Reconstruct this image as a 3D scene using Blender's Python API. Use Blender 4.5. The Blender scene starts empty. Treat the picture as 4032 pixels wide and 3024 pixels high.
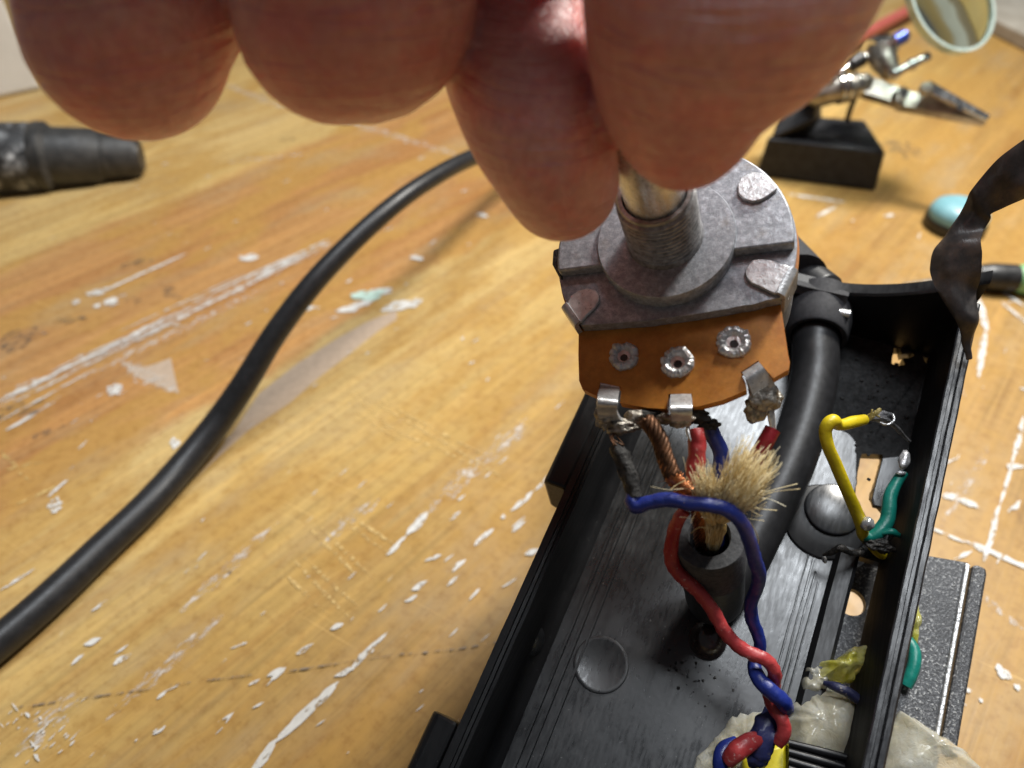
import bpy, bmesh, math, random
from mathutils import Vector, Matrix, noise
from mathutils.geometry import tessellate_polygon
random.seed(7)
S = 0.001                                   # everything below is written in millimetres
sc = bpy.context.scene
COL = sc.collection

# ------------------------------------------------------------------ camera
TH = math.radians(42); FPX = 4032*24/34.6; CH = 115.0
FW = Vector((0, math.cos(TH), -math.sin(TH))); UP = Vector((0, math.sin(TH), math.cos(TH))); RT = Vector((1, 0, 0))
CAM = Vector((0, 0, CH))
cd = bpy.data.cameras.new('camera'); cam = bpy.data.objects.new('camera', cd); COL.objects.link(cam)
cam.location = CAM*S; cam.rotation_euler = (math.pi/2-TH, 0, 0)
cd.sensor_fit = 'HORIZONTAL'; cd.sensor_width = 34.6; cd.lens = 24
cd.clip_start = 0.004; cd.clip_end = 20
cd.dof.use_dof = True; cd.dof.focus_distance = 0.079; cd.dof.aperture_fstop = 24/1.05
sc.camera = cam
# ------------------------------------------------------------------ light
w = bpy.data.worlds.new('World'); sc.world = w; w.use_nodes = True
w.node_tree.nodes['Background'].inputs[0].default_value = (0.80, 0.82, 0.88, 1)
w.node_tree.nodes['Background'].inputs[1].default_value = 0.09
def area_light(name, loc, target, size, power, color):
    l = bpy.data.lights.new(name, 'AREA'); l.shape = 'DISK'; l.size = size; l.energy = power; l.color = color
    o = bpy.data.objects.new(name, l); COL.objects.link(o)
    o.location = Vector(loc)*S
    o.rotation_euler = (Vector(target)-Vector(loc)).to_track_quat('-Z', 'Y').to_euler()
    return o
LD = Vector((.42, .46, .78)).normalized()
TG = Vector((15, 70, 30))
area_light('bench_lamp', TG+LD*430, TG, 0.088, 2.5, (1.0, 0.965, 0.90))
area_light('ceiling_light', Vector((70, 150, 1300)), Vector((20, 60, 30)), 0.46, 10.0, (0.90, 0.95, 1.0))
sc.view_settings.view_transform = 'Standard'; sc.view_settings.look = 'None'
sc.view_settings.exposure = 0; sc.view_settings.gamma = 1

# ------------------------------------------------------------------ where things stand
def ray(x, y): return RT*((x-2016)/FPX) + UP*((1512-y)/FPX) + FW
def onp(x, y, O, n):
    r = ray(x, y); return CAM + r*((O-CAM).dot(n)/r.dot(n))
ZA = Vector((0, 0, 1))
def Z(x, y, z=0): return onp(x, y, Vector((0, 0, z)), ZA)
def D(x, y, dep): return CAM + ray(x, y)*dep
# pedal housing frame (leaning 19.5 degrees)
cu = Vector((.894, -.449, 0)).normalized(); cdv = Vector((.423, .842, .334)).normalized(); cn = cu.cross(cdv).normalized()
CO = Z(2790, 2420, 34)
def P(x, y, h=0): return onp(x, y, CO+cn*h, cn)
def L(a, b, h=0): return CO + cu*a + cdv*b + cn*h
def AB(p): q = p-CO; return (q.dot(cu), q.dot(cdv), q.dot(cn))
# potentiometer frame
pn = (RT*-.317+UP*.347-FW*.883).normalized(); PO = D(2644, 985, 73)
px_ = (RT*0.985 + UP*0.10); px_ = (px_ - pn*px_.dot(pn)).normalized(); py_ = pn.cross(px_)
def Q(x, y, h=0): return onp(x, y, PO+pn*h, pn)
def PL(a, b, h=0): return PO + px_*a + py_*b + pn*h

# ------------------------------------------------------------------ objects
class T:                                    # a thing: an empty at its base
    pass
def thing(name, label, cat, base, group=None, kind=None):
    o = bpy.data.objects.new(name, None); COL.objects.link(o)
    o.empty_display_size = 0.005; o.location = Vector(base)*S
    o['label'] = label; o['category'] = cat
    if group: o['group'] = group
    if kind: o['kind'] = kind
    o['_b'] = 1
    return o
BASES = {}
def base_of(o):
    b = Vector((0, 0, 0))
    while o is not None:
        b += o.location; o = o.parent
    return b/S
def obj(name, vf, material, parent=None, smooth=40, bevel=0, base=None, sub=0, label=None):
    vs, fs = vf
    b = base_of(parent) if parent is not None else (Vector(base) if base is not None else Vector((0, 0, 0)))
    me = bpy.data.meshes.new(name)
    me.from_pydata([tuple((Vector(v)-b)*S) for v in vs], [], fs)
    me.validate()
    bm = bmesh.new(); bm.from_mesh(me); bmesh.ops.recalc_face_normals(bm, faces=bm.faces); bm.to_mesh(me); bm.free()
    me.materials.append(material)
    o = bpy.data.objects.new(name, me); COL.objects.link(o)
    if parent is not None: o.parent = parent
    else: o.location = b*S
    for p in me.polygons: p.use_smooth = smooth > 0
    if smooth and smooth < 180: me.set_sharp_from_angle(angle=math.radians(smooth))
    if bevel:
        m = o.modifiers.new('bevel', 'BEVEL'); m.width = bevel*S; m.segments = 2; m.limit_method = 'ANGLE'; m.angle_limit = math.radians(35)
        m.harden_normals = False
    if sub:
        m = o.modifiers.new('sub', 'SUBSURF'); m.levels = sub; m.render_levels = sub
    if label: o['label'] = label
    return o
def tag(o, label=None, cat=None, group=None, kind=None):
    if label: o['label'] = label
    if cat: o['category'] = cat
    if group: o['group'] = group
    if kind: o['kind'] = kind
    return o
def join(*vfs):
    V, F = [], []
    for vs, fs in vfs:
        k = len(V); V += list(vs); F += [tuple(i+k for i in f) for f in fs]
    return V, F

def catmull(pts, per=8):
    out = []; n = len(pts)
    dim = len(pts[0])
    for i in range(n-1):
        p0 = pts[max(i-1, 0)]; p1 = pts[i]; p2 = pts[i+1]; p3 = pts[min(i+2, n-1)]
        for k in range(per):
            t = k/per; t2 = t*t; t3 = t2*t
            out.append(tuple(.5*((2*p1[j]) + (-p0[j]+p2[j])*t + (2*p0[j]-5*p1[j]+4*p2[j]-p3[j])*t2 + (-p0[j]+3*p1[j]-3*p2[j]+p3[j])*t3) for j in range(dim)))
    out.append(tuple(pts[-1])); return out
def frames(C):
    n = len(C); T_ = []
    for i in range(n):
        a = C[max(i-1, 0)]; b = C[min(i+1, n-1)]; t = (b-a); t = t.normalized() if t.length > 1e-9 else Vector((0, 0, 1)); T_.append(t)
    u = T_[0].orthogonal().normalized(); out = []
    for i in range(n):
        if i:
            u = u - T_[i]*u.dot(T_[i])
            u = u.normalized() if u.length > 1e-6 else T_[i].orthogonal().normalized()
        out.append((T_[i], u, T_[i].cross(u)))
    return out
def tube(pts, r, seg=14, per=8, caps=True, jit=0, round_end=(False, False), js=1.0, freq=.5):
    """pts: Vectors; r: number or list"""
    rs = r if isinstance(r, (list, tuple)) else [r]*len(pts)
    rows = catmull([(*p, q) for p, q in zip(pts, rs)], per) if per > 1 else [(*p, q) for p, q in zip(pts, rs)]
    C = [Vector(q[:3]) for q in rows]; R = [q[3] for q in rows]
    if round_end[0]:
        t = (C[0]-C[1]).normalized(); r0 = R[0]
        ex = [(C[0]+t*r0*math.sin(a), r0*math.cos(a)) for a in (1.4, 1.1, .8, .4)]
        C = [e[0] for e in ex]+C; R = [e[1] for e in ex]+R
    if round_end[1]:
        t = (C[-1]-C[-2]).normalized(); r0 = R[-1]
        ex = [(C[-1]+t*r0*math.sin(a), r0*math.cos(a)) for a in (.4, .8, 1.1, 1.4)]
        C += [e[0] for e in ex]; R += [e[1] for e in ex]
    fr = frames(C); V = []; F = []
    for i, (c, (t, u, v)) in enumerate(zip(C, fr)):
        for k in range(seg):
            a = 2*math.pi*k/seg; dr = u*math.cos(a)+v*math.sin(a); rr = R[i]
            if jit: rr *= 1+jit*noise.noise((c+dr*R[i]*2)*freq)
            V.append(c+dr*rr)
    for i in range(len(C)-1):
        for k in range(seg):
            k2 = (k+1) % seg
            F.append((i*seg+k, i*seg+k2, (i+1)*seg+k2, (i+1)*seg+k))
    if caps:
        F.append(tuple(reversed(range(seg)))); F.append(tuple((len(C)-1)*seg+k for k in range(seg)))
    return V, F
def lathe(prof, O, ax, seg=48, closed=False, wob=None):
    ax = ax.normalized(); u = ax.orthogonal().normalized(); v = ax.cross(u); V = []; F = []
    for (r, h) in prof:
        for k in range(seg):
            a = 2*math.pi*k/seg; rr = r; hh = h
            if wob: rr, hh = wob(r, h, a)
            V.append(O+ax*hh+(u*math.cos(a)+v*math.sin(a))*rr)
    n = len(prof)
    for i in range(n-1 if not closed else n):
        j = (i+1) % n
        for k in range(seg):
            k2 = (k+1) % seg
            F.append((i*seg+k, i*seg+k2, j*seg+k2, j*seg+k))
    if not closed:
        if prof[0][0] > 1e-3: F.append(tuple(reversed(range(seg))))
        if prof[-1][0] > 1e-3: F.append(tuple((n-1)*seg+k for k in range(seg)))
    return V, F
def prism(outer, nrm, th, holes=()):
    """outline (Vectors) extruded by th against nrm"""
    loops = [list(outer)]+[list(h) for h in holes]
    O = loops[0][0]; u = nrm.orthogonal().normalized(); v = nrm.cross(u)
    flat = [[Vector(((p-O).dot(u), (p-O).dot(v), 0)) for p in lp] for lp in loops]
    tris = tessellate_polygon(flat)
    V = [p for lp in loops for p in lp]; n = len(V); F = [tuple(t) for t in tris]
    V = V+[p-nrm*th for p in V]; F += [tuple(reversed([i+n for i in t])) for t in tris]
    k = 0
    for lp in loops:
        m = len(lp)
        for i in range(m):
            j = (i+1) % m; F.append((k+i, k+j, k+j+n, k+i+n))
        k += m
    return V, F
def ngon_prism(outer, nrm, th):
    n = len(outer); V = list(outer)+[p-nrm*th for p in outer]
    F = [tuple(range(n)), tuple(reversed(range(n, 2*n)))]+[(i, (i+1) % n, (i+1) % n+n, i+n) for i in range(n)]
    return V, F
def box(O, ax, ay, az, a0, a1, b0, b1, c0, c1):
    V = [O+ax*a+ay*b+az*c for a in (a0, a1) for b in (b0, b1) for c in (c0, c1)]
    return V, [(0, 1, 3, 2), (4, 6, 7, 5), (0, 4, 5, 1), (2, 3, 7, 6), (0, 2, 6, 4), (1, 5, 7, 3)]
def ribbon(pairs, th, per=6, cross=4, ripple=0.0, curl=0.0):
    rows = catmull([(*a, *b) for a, b in pairs], per); n = len(rows); V = []; F = []
    for i, q in enumerate(rows):
        a = Vector(q[:3]); b = Vector(q[3:]); q0 = rows[max(i-1, 0)]; q1 = rows[min(i+1, n-1)]
        t = Vector(q1[:3])+Vector(q1[3:])-Vector(q0[:3])-Vector(q0[3:]); nn = t.cross(b-a)
        nn = nn.normalized() if nn.length > 1e-9 else Vector((0, 0, 1))
        for side in (0, 1):
            for k in range(cross+1):
                s = k/cross; p = a.lerp(b, s)
                off = ripple*noise.noise(p*.35+Vector((3, 1, 5))) + curl*math.sin(math.pi*s)
                V.append(p+nn*(off+(th/2 if side else -th/2)))
    m = (cross+1)*2
    for i in range(n-1):
        for side in (0, 1):
            for k in range(cross):
                a = i*m+side*(cross+1)+k; F.append((a, a+1, a+1+m, a+m))
        for k in (0, cross):
            a = i*m+k; F.append((a, a+cross+1, a+cross+1+m, a+m))
    for i in (0, n-1):
        for k in range(cross):
            a = i*m+k; F.append((a, a+1, a+cross+2, a+cross+1))
    return V, F
def ico(c, r, sub=2, amp=0.0, freq=1.0, scale=(1, 1, 1), seed=0, basis=None):
    bm = bmesh.new(); bmesh.ops.create_icosphere(bm, subdivisions=sub, radius=1)
    V = []; bx = basis or (Vector((1, 0, 0)), Vector((0, 1, 0)), Vector((0, 0, 1)))
    for v in bm.verts:
        p = v.co.copy(); k = 1+amp*noise.noise(p*freq+Vector((seed, seed*.7, 1)))+amp*.5*noise.noise(p*freq*2.3+Vector((seed, 4, 1)))
        q = bx[0]*p.x*scale[0]+bx[1]*p.y*scale[1]+bx[2]*p.z*scale[2]
        V.append(c+q*r*k)
    F = [tuple(v.index for v in f.verts) for f in bm.faces]; bm.free(); return V, F
def dome(outline, nrm, hmax, rings=10, amp=.25, freq=.6, seed=0, power=2.2, skirt=.3, dens=5):
    """a lumpy puddle inside a traced outline lying on a plane"""
    n0 = len(outline); pts = catmull([tuple(p) for p in outline]+[tuple(outline[0])], dens)[:-1]
    pts = [Vector(p) for p in pts]; c = sum(pts, Vector())/len(pts)
    pts = [p+(p-c).normalized()*(.45*noise.noise(p*.9+Vector((seed, 0, 0)))+.25*noise.noise(p*2.3+Vector((seed, 3, 0)))) for p in pts]; n = len(pts); V = []; F = []
    for k in range(rings+1):
        t = 1-k/rings
        for p in pts:
            q = c+(p-c)*t
            h = hmax*(1-t**power)
            if k: h += amp*hmax*(noise.noise(q*freq+Vector((seed, 0, 0)))+.5*noise.noise(q*freq*2.7+Vector((seed, 5, 0))))*min(1, (1-t)*3)
            V.append(q+nrm*(h if k else -skirt))
    for k in range(rings-1):
        for i in range(n):
            j = (i+1) % n; F.append((k*n+i, k*n+j, (k+1)*n+j, (k+1)*n+i))
    V = V[:rings*n]+[c+nrm*hmax]
    for i in range(n): F.append(((rings-1)*n+i, (rings-1)*n+(i+1) % n, rings*n))
    F.append(tuple(reversed(range(n))))
    return V, F
def hull(pts):
    bm = bmesh.new()
    for p in pts: bm.verts.new(p)
    r = bmesh.ops.convex_hull(bm, input=bm.verts)
    for e in [v for v in bm.verts if not v.link_faces]: bm.verts.remove(e)
    bmesh.ops.dissolve_limit(bm, angle_limit=.03, verts=bm.verts, edges=bm.edges)
    bm.verts.index_update()
    out = ([v.co.copy() for v in bm.verts], [tuple(v.index for v in f.verts) for f in bm.faces]); bm.free(); return out

# ------------------------------------------------------------------ materials
class NT:
    def __init__(s, name):
        s.m = bpy.data.materials.new(name); s.m.use_nodes = True; s.t = s.m.node_tree; s.n = s.t.nodes; s.b = s.n['Principled BSDF']
        c = s.n.new('ShaderNodeTexCoord'); mp = s.n.new('ShaderNodeMapping'); mp.inputs['Scale'].default_value = (1000, 1000, 1000)
        s.l(c.outputs['Object'], mp.inputs[0]); s.co = mp.outputs[0]
    def l(s, a, b): s.t.links.new(a, b)
    def set(s, **k):
        for a, v in k.items(): s.b.inputs[a.replace('_', ' ')].default_value = v
        return s
    def mapped(s, rot=(0, 0, 0), scale=(1, 1, 1), src=None, loc=(0, 0, 0)):
        mp = s.n.new('ShaderNodeMapping'); mp.inputs['Rotation'].default_value = rot; mp.inputs['Scale'].default_value = scale; mp.inputs['Location'].default_value = loc
        s.l(src or s.co, mp.inputs[0]); return mp.outputs[0]
    def noise(s, scale, detail=4, rough=.55, co=None, dist=0, out='Fac'):
        t = s.n.new('ShaderNodeTexNoise'); t.inputs['Scale'].default_value = scale; t.inputs['Detail'].default_value = detail
        t.inputs['Roughness'].default_value = rough; t.inputs['Distortion'].default_value = dist; s.l(co or s.co, t.inputs['Vector']); return t.outputs[out]
    def ramp(s, f, stops, interp='LINEAR'):
        r = s.n.new('ShaderNodeValToRGB'); e = r.color_ramp; e.interpolation = interp
        while len(e.elements) > 1: e.elements.remove(e.elements[0])
        e.elements[0].position = stops[0][0]; e.elements[0].color = (*stops[0][1], 1) if isinstance(stops[0][1], tuple) else (stops[0][1],)*3+(1,)
        for p, c in stops[1:]:
            q = e.elements.new(p); q.color = (*c, 1) if isinstance(c, tuple) else (c, c, c, 1)
        s.l(f, r.inputs[0]); return r.outputs[0]
    def mix(s, f, a, b, mode='MIX'):
        m = s.n.new('ShaderNodeMix'); m.data_type = 'RGBA'; m.blend_type = mode
        for v, i in ((f, 0), (a, 6), (b, 7)):
            if isinstance(v, (int, float)): m.inputs[i].default_value = v
            elif isinstance(v, tuple): m.inputs[i].default_value = (*v, 1)
            else: s.l(v, m.inputs[i])
        return m.outputs[2]
    def math(s, op, a, b=0, c=None):
        m = s.n.new('ShaderNodeMath'); m.operation = op
        for i, v in enumerate((a, b) if c is None else (a, b, c)):
            if isinstance(v, (int, float)): m.inputs[i].default_value = v
            else: s.l(v, m.inputs[i])
        return m.outputs[0]
    def bump(s, h, dist, strength=1, prev=None):
        b = s.n.new('ShaderNodeBump'); b.inputs['Distance'].default_value = dist*S; b.inputs['Strength'].default_value = strength
        s.l(h, b.inputs['Height'])
        if prev is not None: s.l(prev, b.inputs['Normal'])
        s.l(b.outputs[0], s.b.inputs['Normal']); return b.outputs[0]
    def color(s, c): s.l(c, s.b.inputs['Base Color'])
    def rough(s, c): s.l(c, s.b.inputs['Roughness'])

def simple(name, c1, c2, rough=(.35, .5), metal=0, nscale=1.5, bump=.02, bscale=4, spec=.5, coat=0, tr=0, sss=0):
    t = NT(name); t.set(Metallic=metal, Specular_IOR_Level=spec, Coat_Weight=coat)
    f = t.noise(nscale, 5, .6); t.color(t.ramp(f, [(.35, c1), (.65, c2)]))
    t.rough(t.ramp(t.noise(nscale*2.3, 4), [(.3, rough[0]), (.7, rough[1])]))
    if bump: t.bump(t.noise(bscale, 5, .6), bump)
    if tr: t.set(Transmission_Weight=tr)
    if sss: t.set(Subsurface_Weight=sss, Subsurface_Radius=(1.0, .7, .4), Subsurface_Scale=.001)
    return t.m

# wood of the bench: long stain bands along the grain, worn spots, scratches
GA = math.radians(50)
def wood():
    t = NT('worn_bench_wood'); t.set(Specular_IOR_Level=.42)
    g = t.mapped(rot=(0, 0, -GA)); sep = t.n.new('ShaderNodeSeparateXYZ'); t.l(g, sep.inputs[0])
    warp = t.noise(.018, 3, .5); warp2 = t.noise(.10, 4, .6)
    y = t.math('ADD', sep.outputs[1], t.math('MULTIPLY', t.math('SUBTRACT', warp, .5), 22))
    y = t.math('ADD', y, t.math('MULTIPLY', t.math('SUBTRACT', warp2, .5), 7))
    f = t.math('DIVIDE', t.math('ADD', y, 100), 400)
    Y0 = (.64, .465, .21); Y1 = (.60, .425, .175); O1 = (.52, .29, .115); O2 = (.46, .24, .09); G1 = (.47, .285, .09); G2 = (.54, .355, .12); R1 = (.43, .26, .085)
    base = t.ramp(f, [(0, R1), (.12, G1), (.2, R1), (.28, G1), (.34, R1), (.37, G1), (.44, G2), (.51, Y1), (.578, Y0), (.585, O1), (.64, O2), (.70, O1), (.75, O2), (.815, O1), (.835, Y1), (.90, Y0), (1, Y1)])
    # fibre along the grain
    gs = t.mapped(scale=(.014, .9, 1), src=g); fib = t.noise(1.0, 6, .65, co=gs)
    base = t.mix(.55, base, t.ramp(fib, [(.3, .50), (.5, .9), (.7, 1.15)]), 'MULTIPLY')
    gs2 = t.mapped(scale=(.008, .16, 1), src=g); fib2 = t.noise(1.0, 4, .55, co=gs2)
    base = t.mix(.85, base, t.ramp(fib2, [(.32, (.78, .66, .54)), (.5, .95), (.68, (1.12, 1.08, 1.0))]), 'MULTIPLY')
    # darker golden stains
    st = t.noise(.045, 4, .6, dist=.4, co=t.mapped(scale=(.5, 1.3, 1), src=g))
    base = t.mix(t.ramp(st, [(.46, 0.0), (.58, .7)]), base, (.46, .27, .075))
    # greyish wear
    st2 = t.noise(.06, 5, .65, co=t.mapped(scale=(.35, 1, 1), src=g, loc=(40, 20, 0)))
    base = t.mix(t.ramp(st2, [(.52, 0.0), (.70, .55)]), base, (.40, .30, .18))
    # brown mottling
    mt = t.noise(.45, 5, .7); base = t.mix(.62, base, t.ramp(mt, [(.32, (.70, .60, .48)), (.5, 1.0), (.72, (1.12, 1.12, 1.05))]), 'MULTIPLY')
    # worn white flecks lying along the grain
    fl = t.mapped(scale=(.16, .75, 1), src=g); fn = t.noise(1.0, 3, .6, co=fl); big = t.noise(.03, 3, .6, co=t.mapped(loc=(7, 90, 0)))
    fm = t.math('MULTIPLY', t.ramp(fn, [(.70, 0.0), (.74, .7)]), t.ramp(big, [(.45, 0.0), (.58, 1.0)]))
    base = t.mix(fm, base, (.66, .62, .54))
    # fine crossing scratches, paler wood
    for ang, sc_, th in ((GA+1.75, (.03, 2.2, 1), .72), (GA-.2, (.025, 2.6, 1), .73)):
        cs = t.mapped(rot=(0, 0, -ang)); cs = t.mapped(scale=sc_, src=cs); cn_ = t.noise(1.0, 1, .5, co=cs)
        base = t.mix(t.math('MULTIPLY', t.ramp(cn_, [(th-.04, 0.0), (th+.02, .5)]), t.ramp(t.noise(.04, 2), [(.48, 0.0), (.58, 1.0)])), base, (.78, .52, .20))
    # dark pores
    dk = t.noise(1.0, 2, .6, co=t.mapped(scale=(.25, 1.6, 1), src=g)); base = t.mix(t.ramp(dk, [(.26, .55), (.31, 0.0)]), base, (.22, .11, .04))
    t.color(t.mix(1.0, base, (.93, .90, .84), 'MULTIPLY'))
    t.rough(t.ramp(t.noise(.2, 4), [(.3, .34), (.7, .52)]))
    t.bump(fib, .05, .5, t.bump(mt, .08, .4))
    return t.m
def paint(name, c, worn):
    t = NT(name); t.set(Roughness=.5)
    g = t.mapped(rot=(0, 0, -GA)); n = t.noise(1.0, 5, .7, co=t.mapped(scale=(.35, 1.0, 1), src=g))
    t.color(t.ramp(t.noise(.6, 4), [(.3, tuple(x*.82 for x in c)), (.7, c)]))
    if worn < 1:
        t.l(t.ramp(n, [(.5-.0-worn*.12, 0.0), (.68-worn*.3, 1.0)]), t.b.inputs['Alpha'])
    return t.m
M = {}
M['wood'] = wood()
M['paint'] = paint('white_paint', (.72, .70, .66), .75)
M['worn'] = paint('worn_white_paint', (.70, .62, .54), .12)
M['faint'] = paint('faint_scratch', (.66, .45, .17), .35)
M['smudge_shade'] = paint('smudge_and_clip_shade', (.13, .11, .09), .05)
M['pencil'] = paint('pencil_mark', (.24, .19, .14), .35)
M['pinkbeige'] = paint('pinkish_beige', (.50, .38, .28), 1.6)
M['mint'] = paint('mint_paint', (.50, .66, .58), .9)

def plastic(name, c=(.012, .013, .015), r=(.30, .46), brush=True, dust=.5, spec=.5):
    t = NT(name); t.set(Specular_IOR_Level=spec)
    ang = math.atan2(cdv.y, cdv.x)
    g = t.mapped(rot=(0, 0, -ang)); bn = t.noise(1.0, 4, .6, co=t.mapped(scale=(.05, 2.4, 1.5), src=g)); cl = t.noise(.14, 4, .65)
    dn = t.noise(3.5, 2, .5)
    col = t.mix(t.ramp(cl, [(.4, 0.0), (.7, dust*.25)]), c, (.07, .074, .082))
    col = t.mix(t.ramp(dn, [(.72, 0.0), (.76, dust)]), col, (.25, .25, .25))
    col = t.mix(t.math('MULTIPLY', t.ramp(bn, [(.62, 0.0), (.68, .12*dust)]), t.ramp(cl, [(.45, 0.0), (.6, 1.0)])), col, (.22, .23, .25))
    t.color(col)
    t.rough(t.mix(.35, t.ramp(cl, [(.35, r[0]), (.65, r[1])]), t.ramp(bn, [(.35, r[0]-.06), (.65, r[1]+.1)])))
    nb = t.bump(cl, .10, .35)
    if brush: t.bump(bn, .03, .3, nb)
    return t.m
M['plastic'] = plastic('black_moulded_plastic', r=(.22, .40), spec=1.0)
M['plastic_edge'] = plastic('black_rim_plastic', (.009, .009, .010), (.32, .46), dust=.2, spec=.42)
M['matte'] = plastic('scuffed_matte_plastic', (.008, .008, .009), (.55, .7), dust=.3, spec=.25)
M['gloss'] = plastic('glossy_rim_plastic', (.010, .010, .012), (.2, .32), dust=.5, spec=1.0)
M['rubber'] = simple('black_cable_rubber', (.012, .012, .013), (.020, .020, .022), (.36, .46), nscale=.6, bump=.02, bscale=1.2, spec=.45)
M['sleeve'] = simple('dull_rubber', (.028, .028, .031), (.042, .042, .046), (.62, .78), nscale=1.2, bump=.03, bscale=3, spec=.35)
M['cut_rubber'] = simple('cut_grey_rubber', (.05, .052, .056), (.09, .092, .097), (.7, .85), nscale=2, bump=.08, bscale=2.2, spec=.3)
def castmetal():
    t = NT('dull_zinc_casting'); t.set(Metallic=.3, Specular_IOR_Level=.8)
    f = t.noise(1.6, 6, .62); sp = t.noise(9, 3, .6); c = t.ramp(f, [(.3, (.21, .225, .25)), (.5, (.32, .34, .375)), (.68, (.50, .525, .575))])
    c = t.mix(t.ramp(sp, [(.35, .45), (.5, 0.0)]), c, (.13, .125, .12)); c = t.mix(t.ramp(t.noise(.5, 3, .6, co=t.mapped(loc=(9, 3, 2))), [(.58, 0.0), (.75, .4)]), c, (.25, .20, .14))
    t.color(c); t.rough(t.ramp(f, [(.3, .5), (.7, .36)])); t.bump(sp, .03, .8, t.bump(f, .08, .5)); return t.m
M['zinc'] = castmetal()
def phenolic():
    t = NT('amber_phenolic_board'); t.set(Specular_IOR_Level=.5, Subsurface_Weight=.25, Subsurface_Radius=(1, .4, .1), Subsurface_Scale=.0006)
    f = t.noise(.35, 4, .6); c = t.ramp(f, [(.3, (.44, .15, .018)), (.7, (.68, .28, .045))])
    c = t.mix(t.ramp(t.noise(6, 3), [(.68, 0.0), (.76, .5)]), c, (.62, .36, .14)); c = t.mix(.35, c, t.ramp(t.noise(2.2, 4, .7), [(.3, .6), (.7, 1.1)]), 'MULTIPLY')
    t.color(c); t.rough(t.ramp(t.noise(2, 4), [(.3, .38), (.7, .55)])); t.bump(t.noise(3.5, 4), .02, .6); return t.m
M['phenolic'] = phenolic()
M['tin'] = simple('tinned_metal', (.46, .47, .48), (.70, .71, .72), (.25, .42), .5, 1.2, .06, 2)
M['bright'] = simple('bright_tin', (.62, .62, .62), (.92, .92, .92), (.12, .28), .65, 1.6, .10, 2.4)
M['steel'] = simple('brushed_steel_shaft', (.55, .55, .56), (.74, .74, .75), (.22, .36), .6, 1.0, .015, 6)
M['thread'] = simple('threaded_zinc', (.20, .20, .20), (.42, .42, .43), (.28, .4), .5, 1.5, .02, 5)
M['solder'] = simple('burnt_solder', (.16, .145, .12), (.50, .47, .42), (.25, .6), .9, 1.6, .25, 1.8)
M['char'] = simple('charred_insulation', (.008, .008, .008), (.035, .034, .033), (.5, .8), 0, 2, .25, 2.5)
M['copper'] = simple('bare_copper_strands', (.36, .13, .05), (.72, .32, .15), (.25, .42), 1, 1.5, .02, 5)
M['copper_dull'] = simple('oxidised_copper', (.07, .035, .018), (.17, .08, .04), (.45, .65), .7, 1.5, .03, 5)
def insul(name, c, c2, wear=.25, wc=(.6, .5, .45)):
    t = NT(name); t.set(Specular_IOR_Level=.5)
    col = t.ramp(t.noise(.5, 4, .6), [(.3, c), (.7, c2)]); col = t.mix(t.ramp(t.noise(1.6, 4, .7), [(.60, 0.0), (.70, wear)]), col, wc)
    t.color(col); t.rough(t.ramp(t.noise(1.5, 4), [(.3, .30), (.7, .48)])); t.bump(t.noise(2.0, 4), .09, .7); return t.m
M['blue'] = insul('blue_insulation', (.010, .022, .165), (.018, .035, .24), .18, (.12, .16, .30))
M['red'] = insul('red_insulation', (.34, .022, .026), (.46, .06, .06), .8, (.66, .46, .42))
M['darkred'] = insul('dark_red_insulation', (.22, .008, .018), (.30, .018, .025), .3, (.5, .2, .18))
M['yellow'] = insul('yellow_insulation', (.62, .46, .008), (.72, .56, .015), .15, (.55, .45, .12))
M['teal'] = insul('teal_insulation', (.004, .16, .125), (.008, .22, .17), .1, (.02, .1, .08))
def fibre():
    t = NT('jute_filler_fibre'); t.set(Specular_IOR_Level=.4, Roughness=.5)
    g = t.n.new('ShaderNodeNewGeometry')
    t.color(t.ramp(g.outputs['Random Per Island'], [(0, (.50, .36, .16)), (.25, (.78, .61, .31)), (.7, (.90, .78, .48)), (1, (.95, .88, .66))])); return t.m
M['fibre'] = fibre()
def glue(name, c1, c2, tr=.35):
    t = NT(name); t.set(Specular_IOR_Level=.55, Transmission_Weight=tr, IOR=1.40, Subsurface_Weight=.35, Subsurface_Radius=(1, .9, .7), Subsurface_Scale=.002)
    t.color(t.ramp(t.noise(.45, 4, .6), [(.35, c1), (.65, c2)])); t.rough(t.ramp(t.noise(1.2, 4), [(.35, .04), (.7, .16)]))
    t.bump(t.noise(1.1, 3, .5, dist=1.0), .16, .7); return t.m
M['glue'] = glue('hot_glue', (.84, .77, .56), (.94, .91, .78), .6)
M['yglue'] = glue('yellow_stained_glue', (.88, .80, .10), (.92, .86, .40), .6)
M['capy'] = simple('yellow_component_shell', (.62, .50, .01), (.72, .62, .03), (.3, .45), nscale=.6)
def bracket_m():
    t = NT('black_crinkle_steel'); t.set(Metallic=.35, Specular_IOR_Level=.6)
    a = t.noise(3.2, 4, .6, dist=.6); b = t.noise(.12, 3, .5)
    c = t.ramp(a, [(.38, (.03, .03, .032)), (.55, (.10, .10, .105)), (.68, (.62, .61, .58))]); t.color(t.mix(t.ramp(b, [(.35, .2), (.6, .7)]), (.05, .05, .052), c))
    t.rough(t.ramp(a, [(.3, .45), (.7, .3)])); t.bump(a, .07, .9); return t.m
M['crinkle'] = bracket_m()
def tape_m():
    t = NT('old_black_tape'); t.set(Specular_IOR_Level=.4)
    n = t.noise(.25, 4, .6); t.color(t.ramp(n, [(.35, (.022, .020, .020)), (.5, (.05, .043, .04)), (.65, (.10, .075, .06))]))
    t.rough(t.ramp(t.noise(.8, 4), [(.3, .28), (.7, .5)])); t.bump(t.noise(1.0, 5, .65, co=t.mapped(rot=(0, .5, .9), scale=(1.5, .25, .6))), .25, .5); return t.m
M['tape'] = tape_m()
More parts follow.
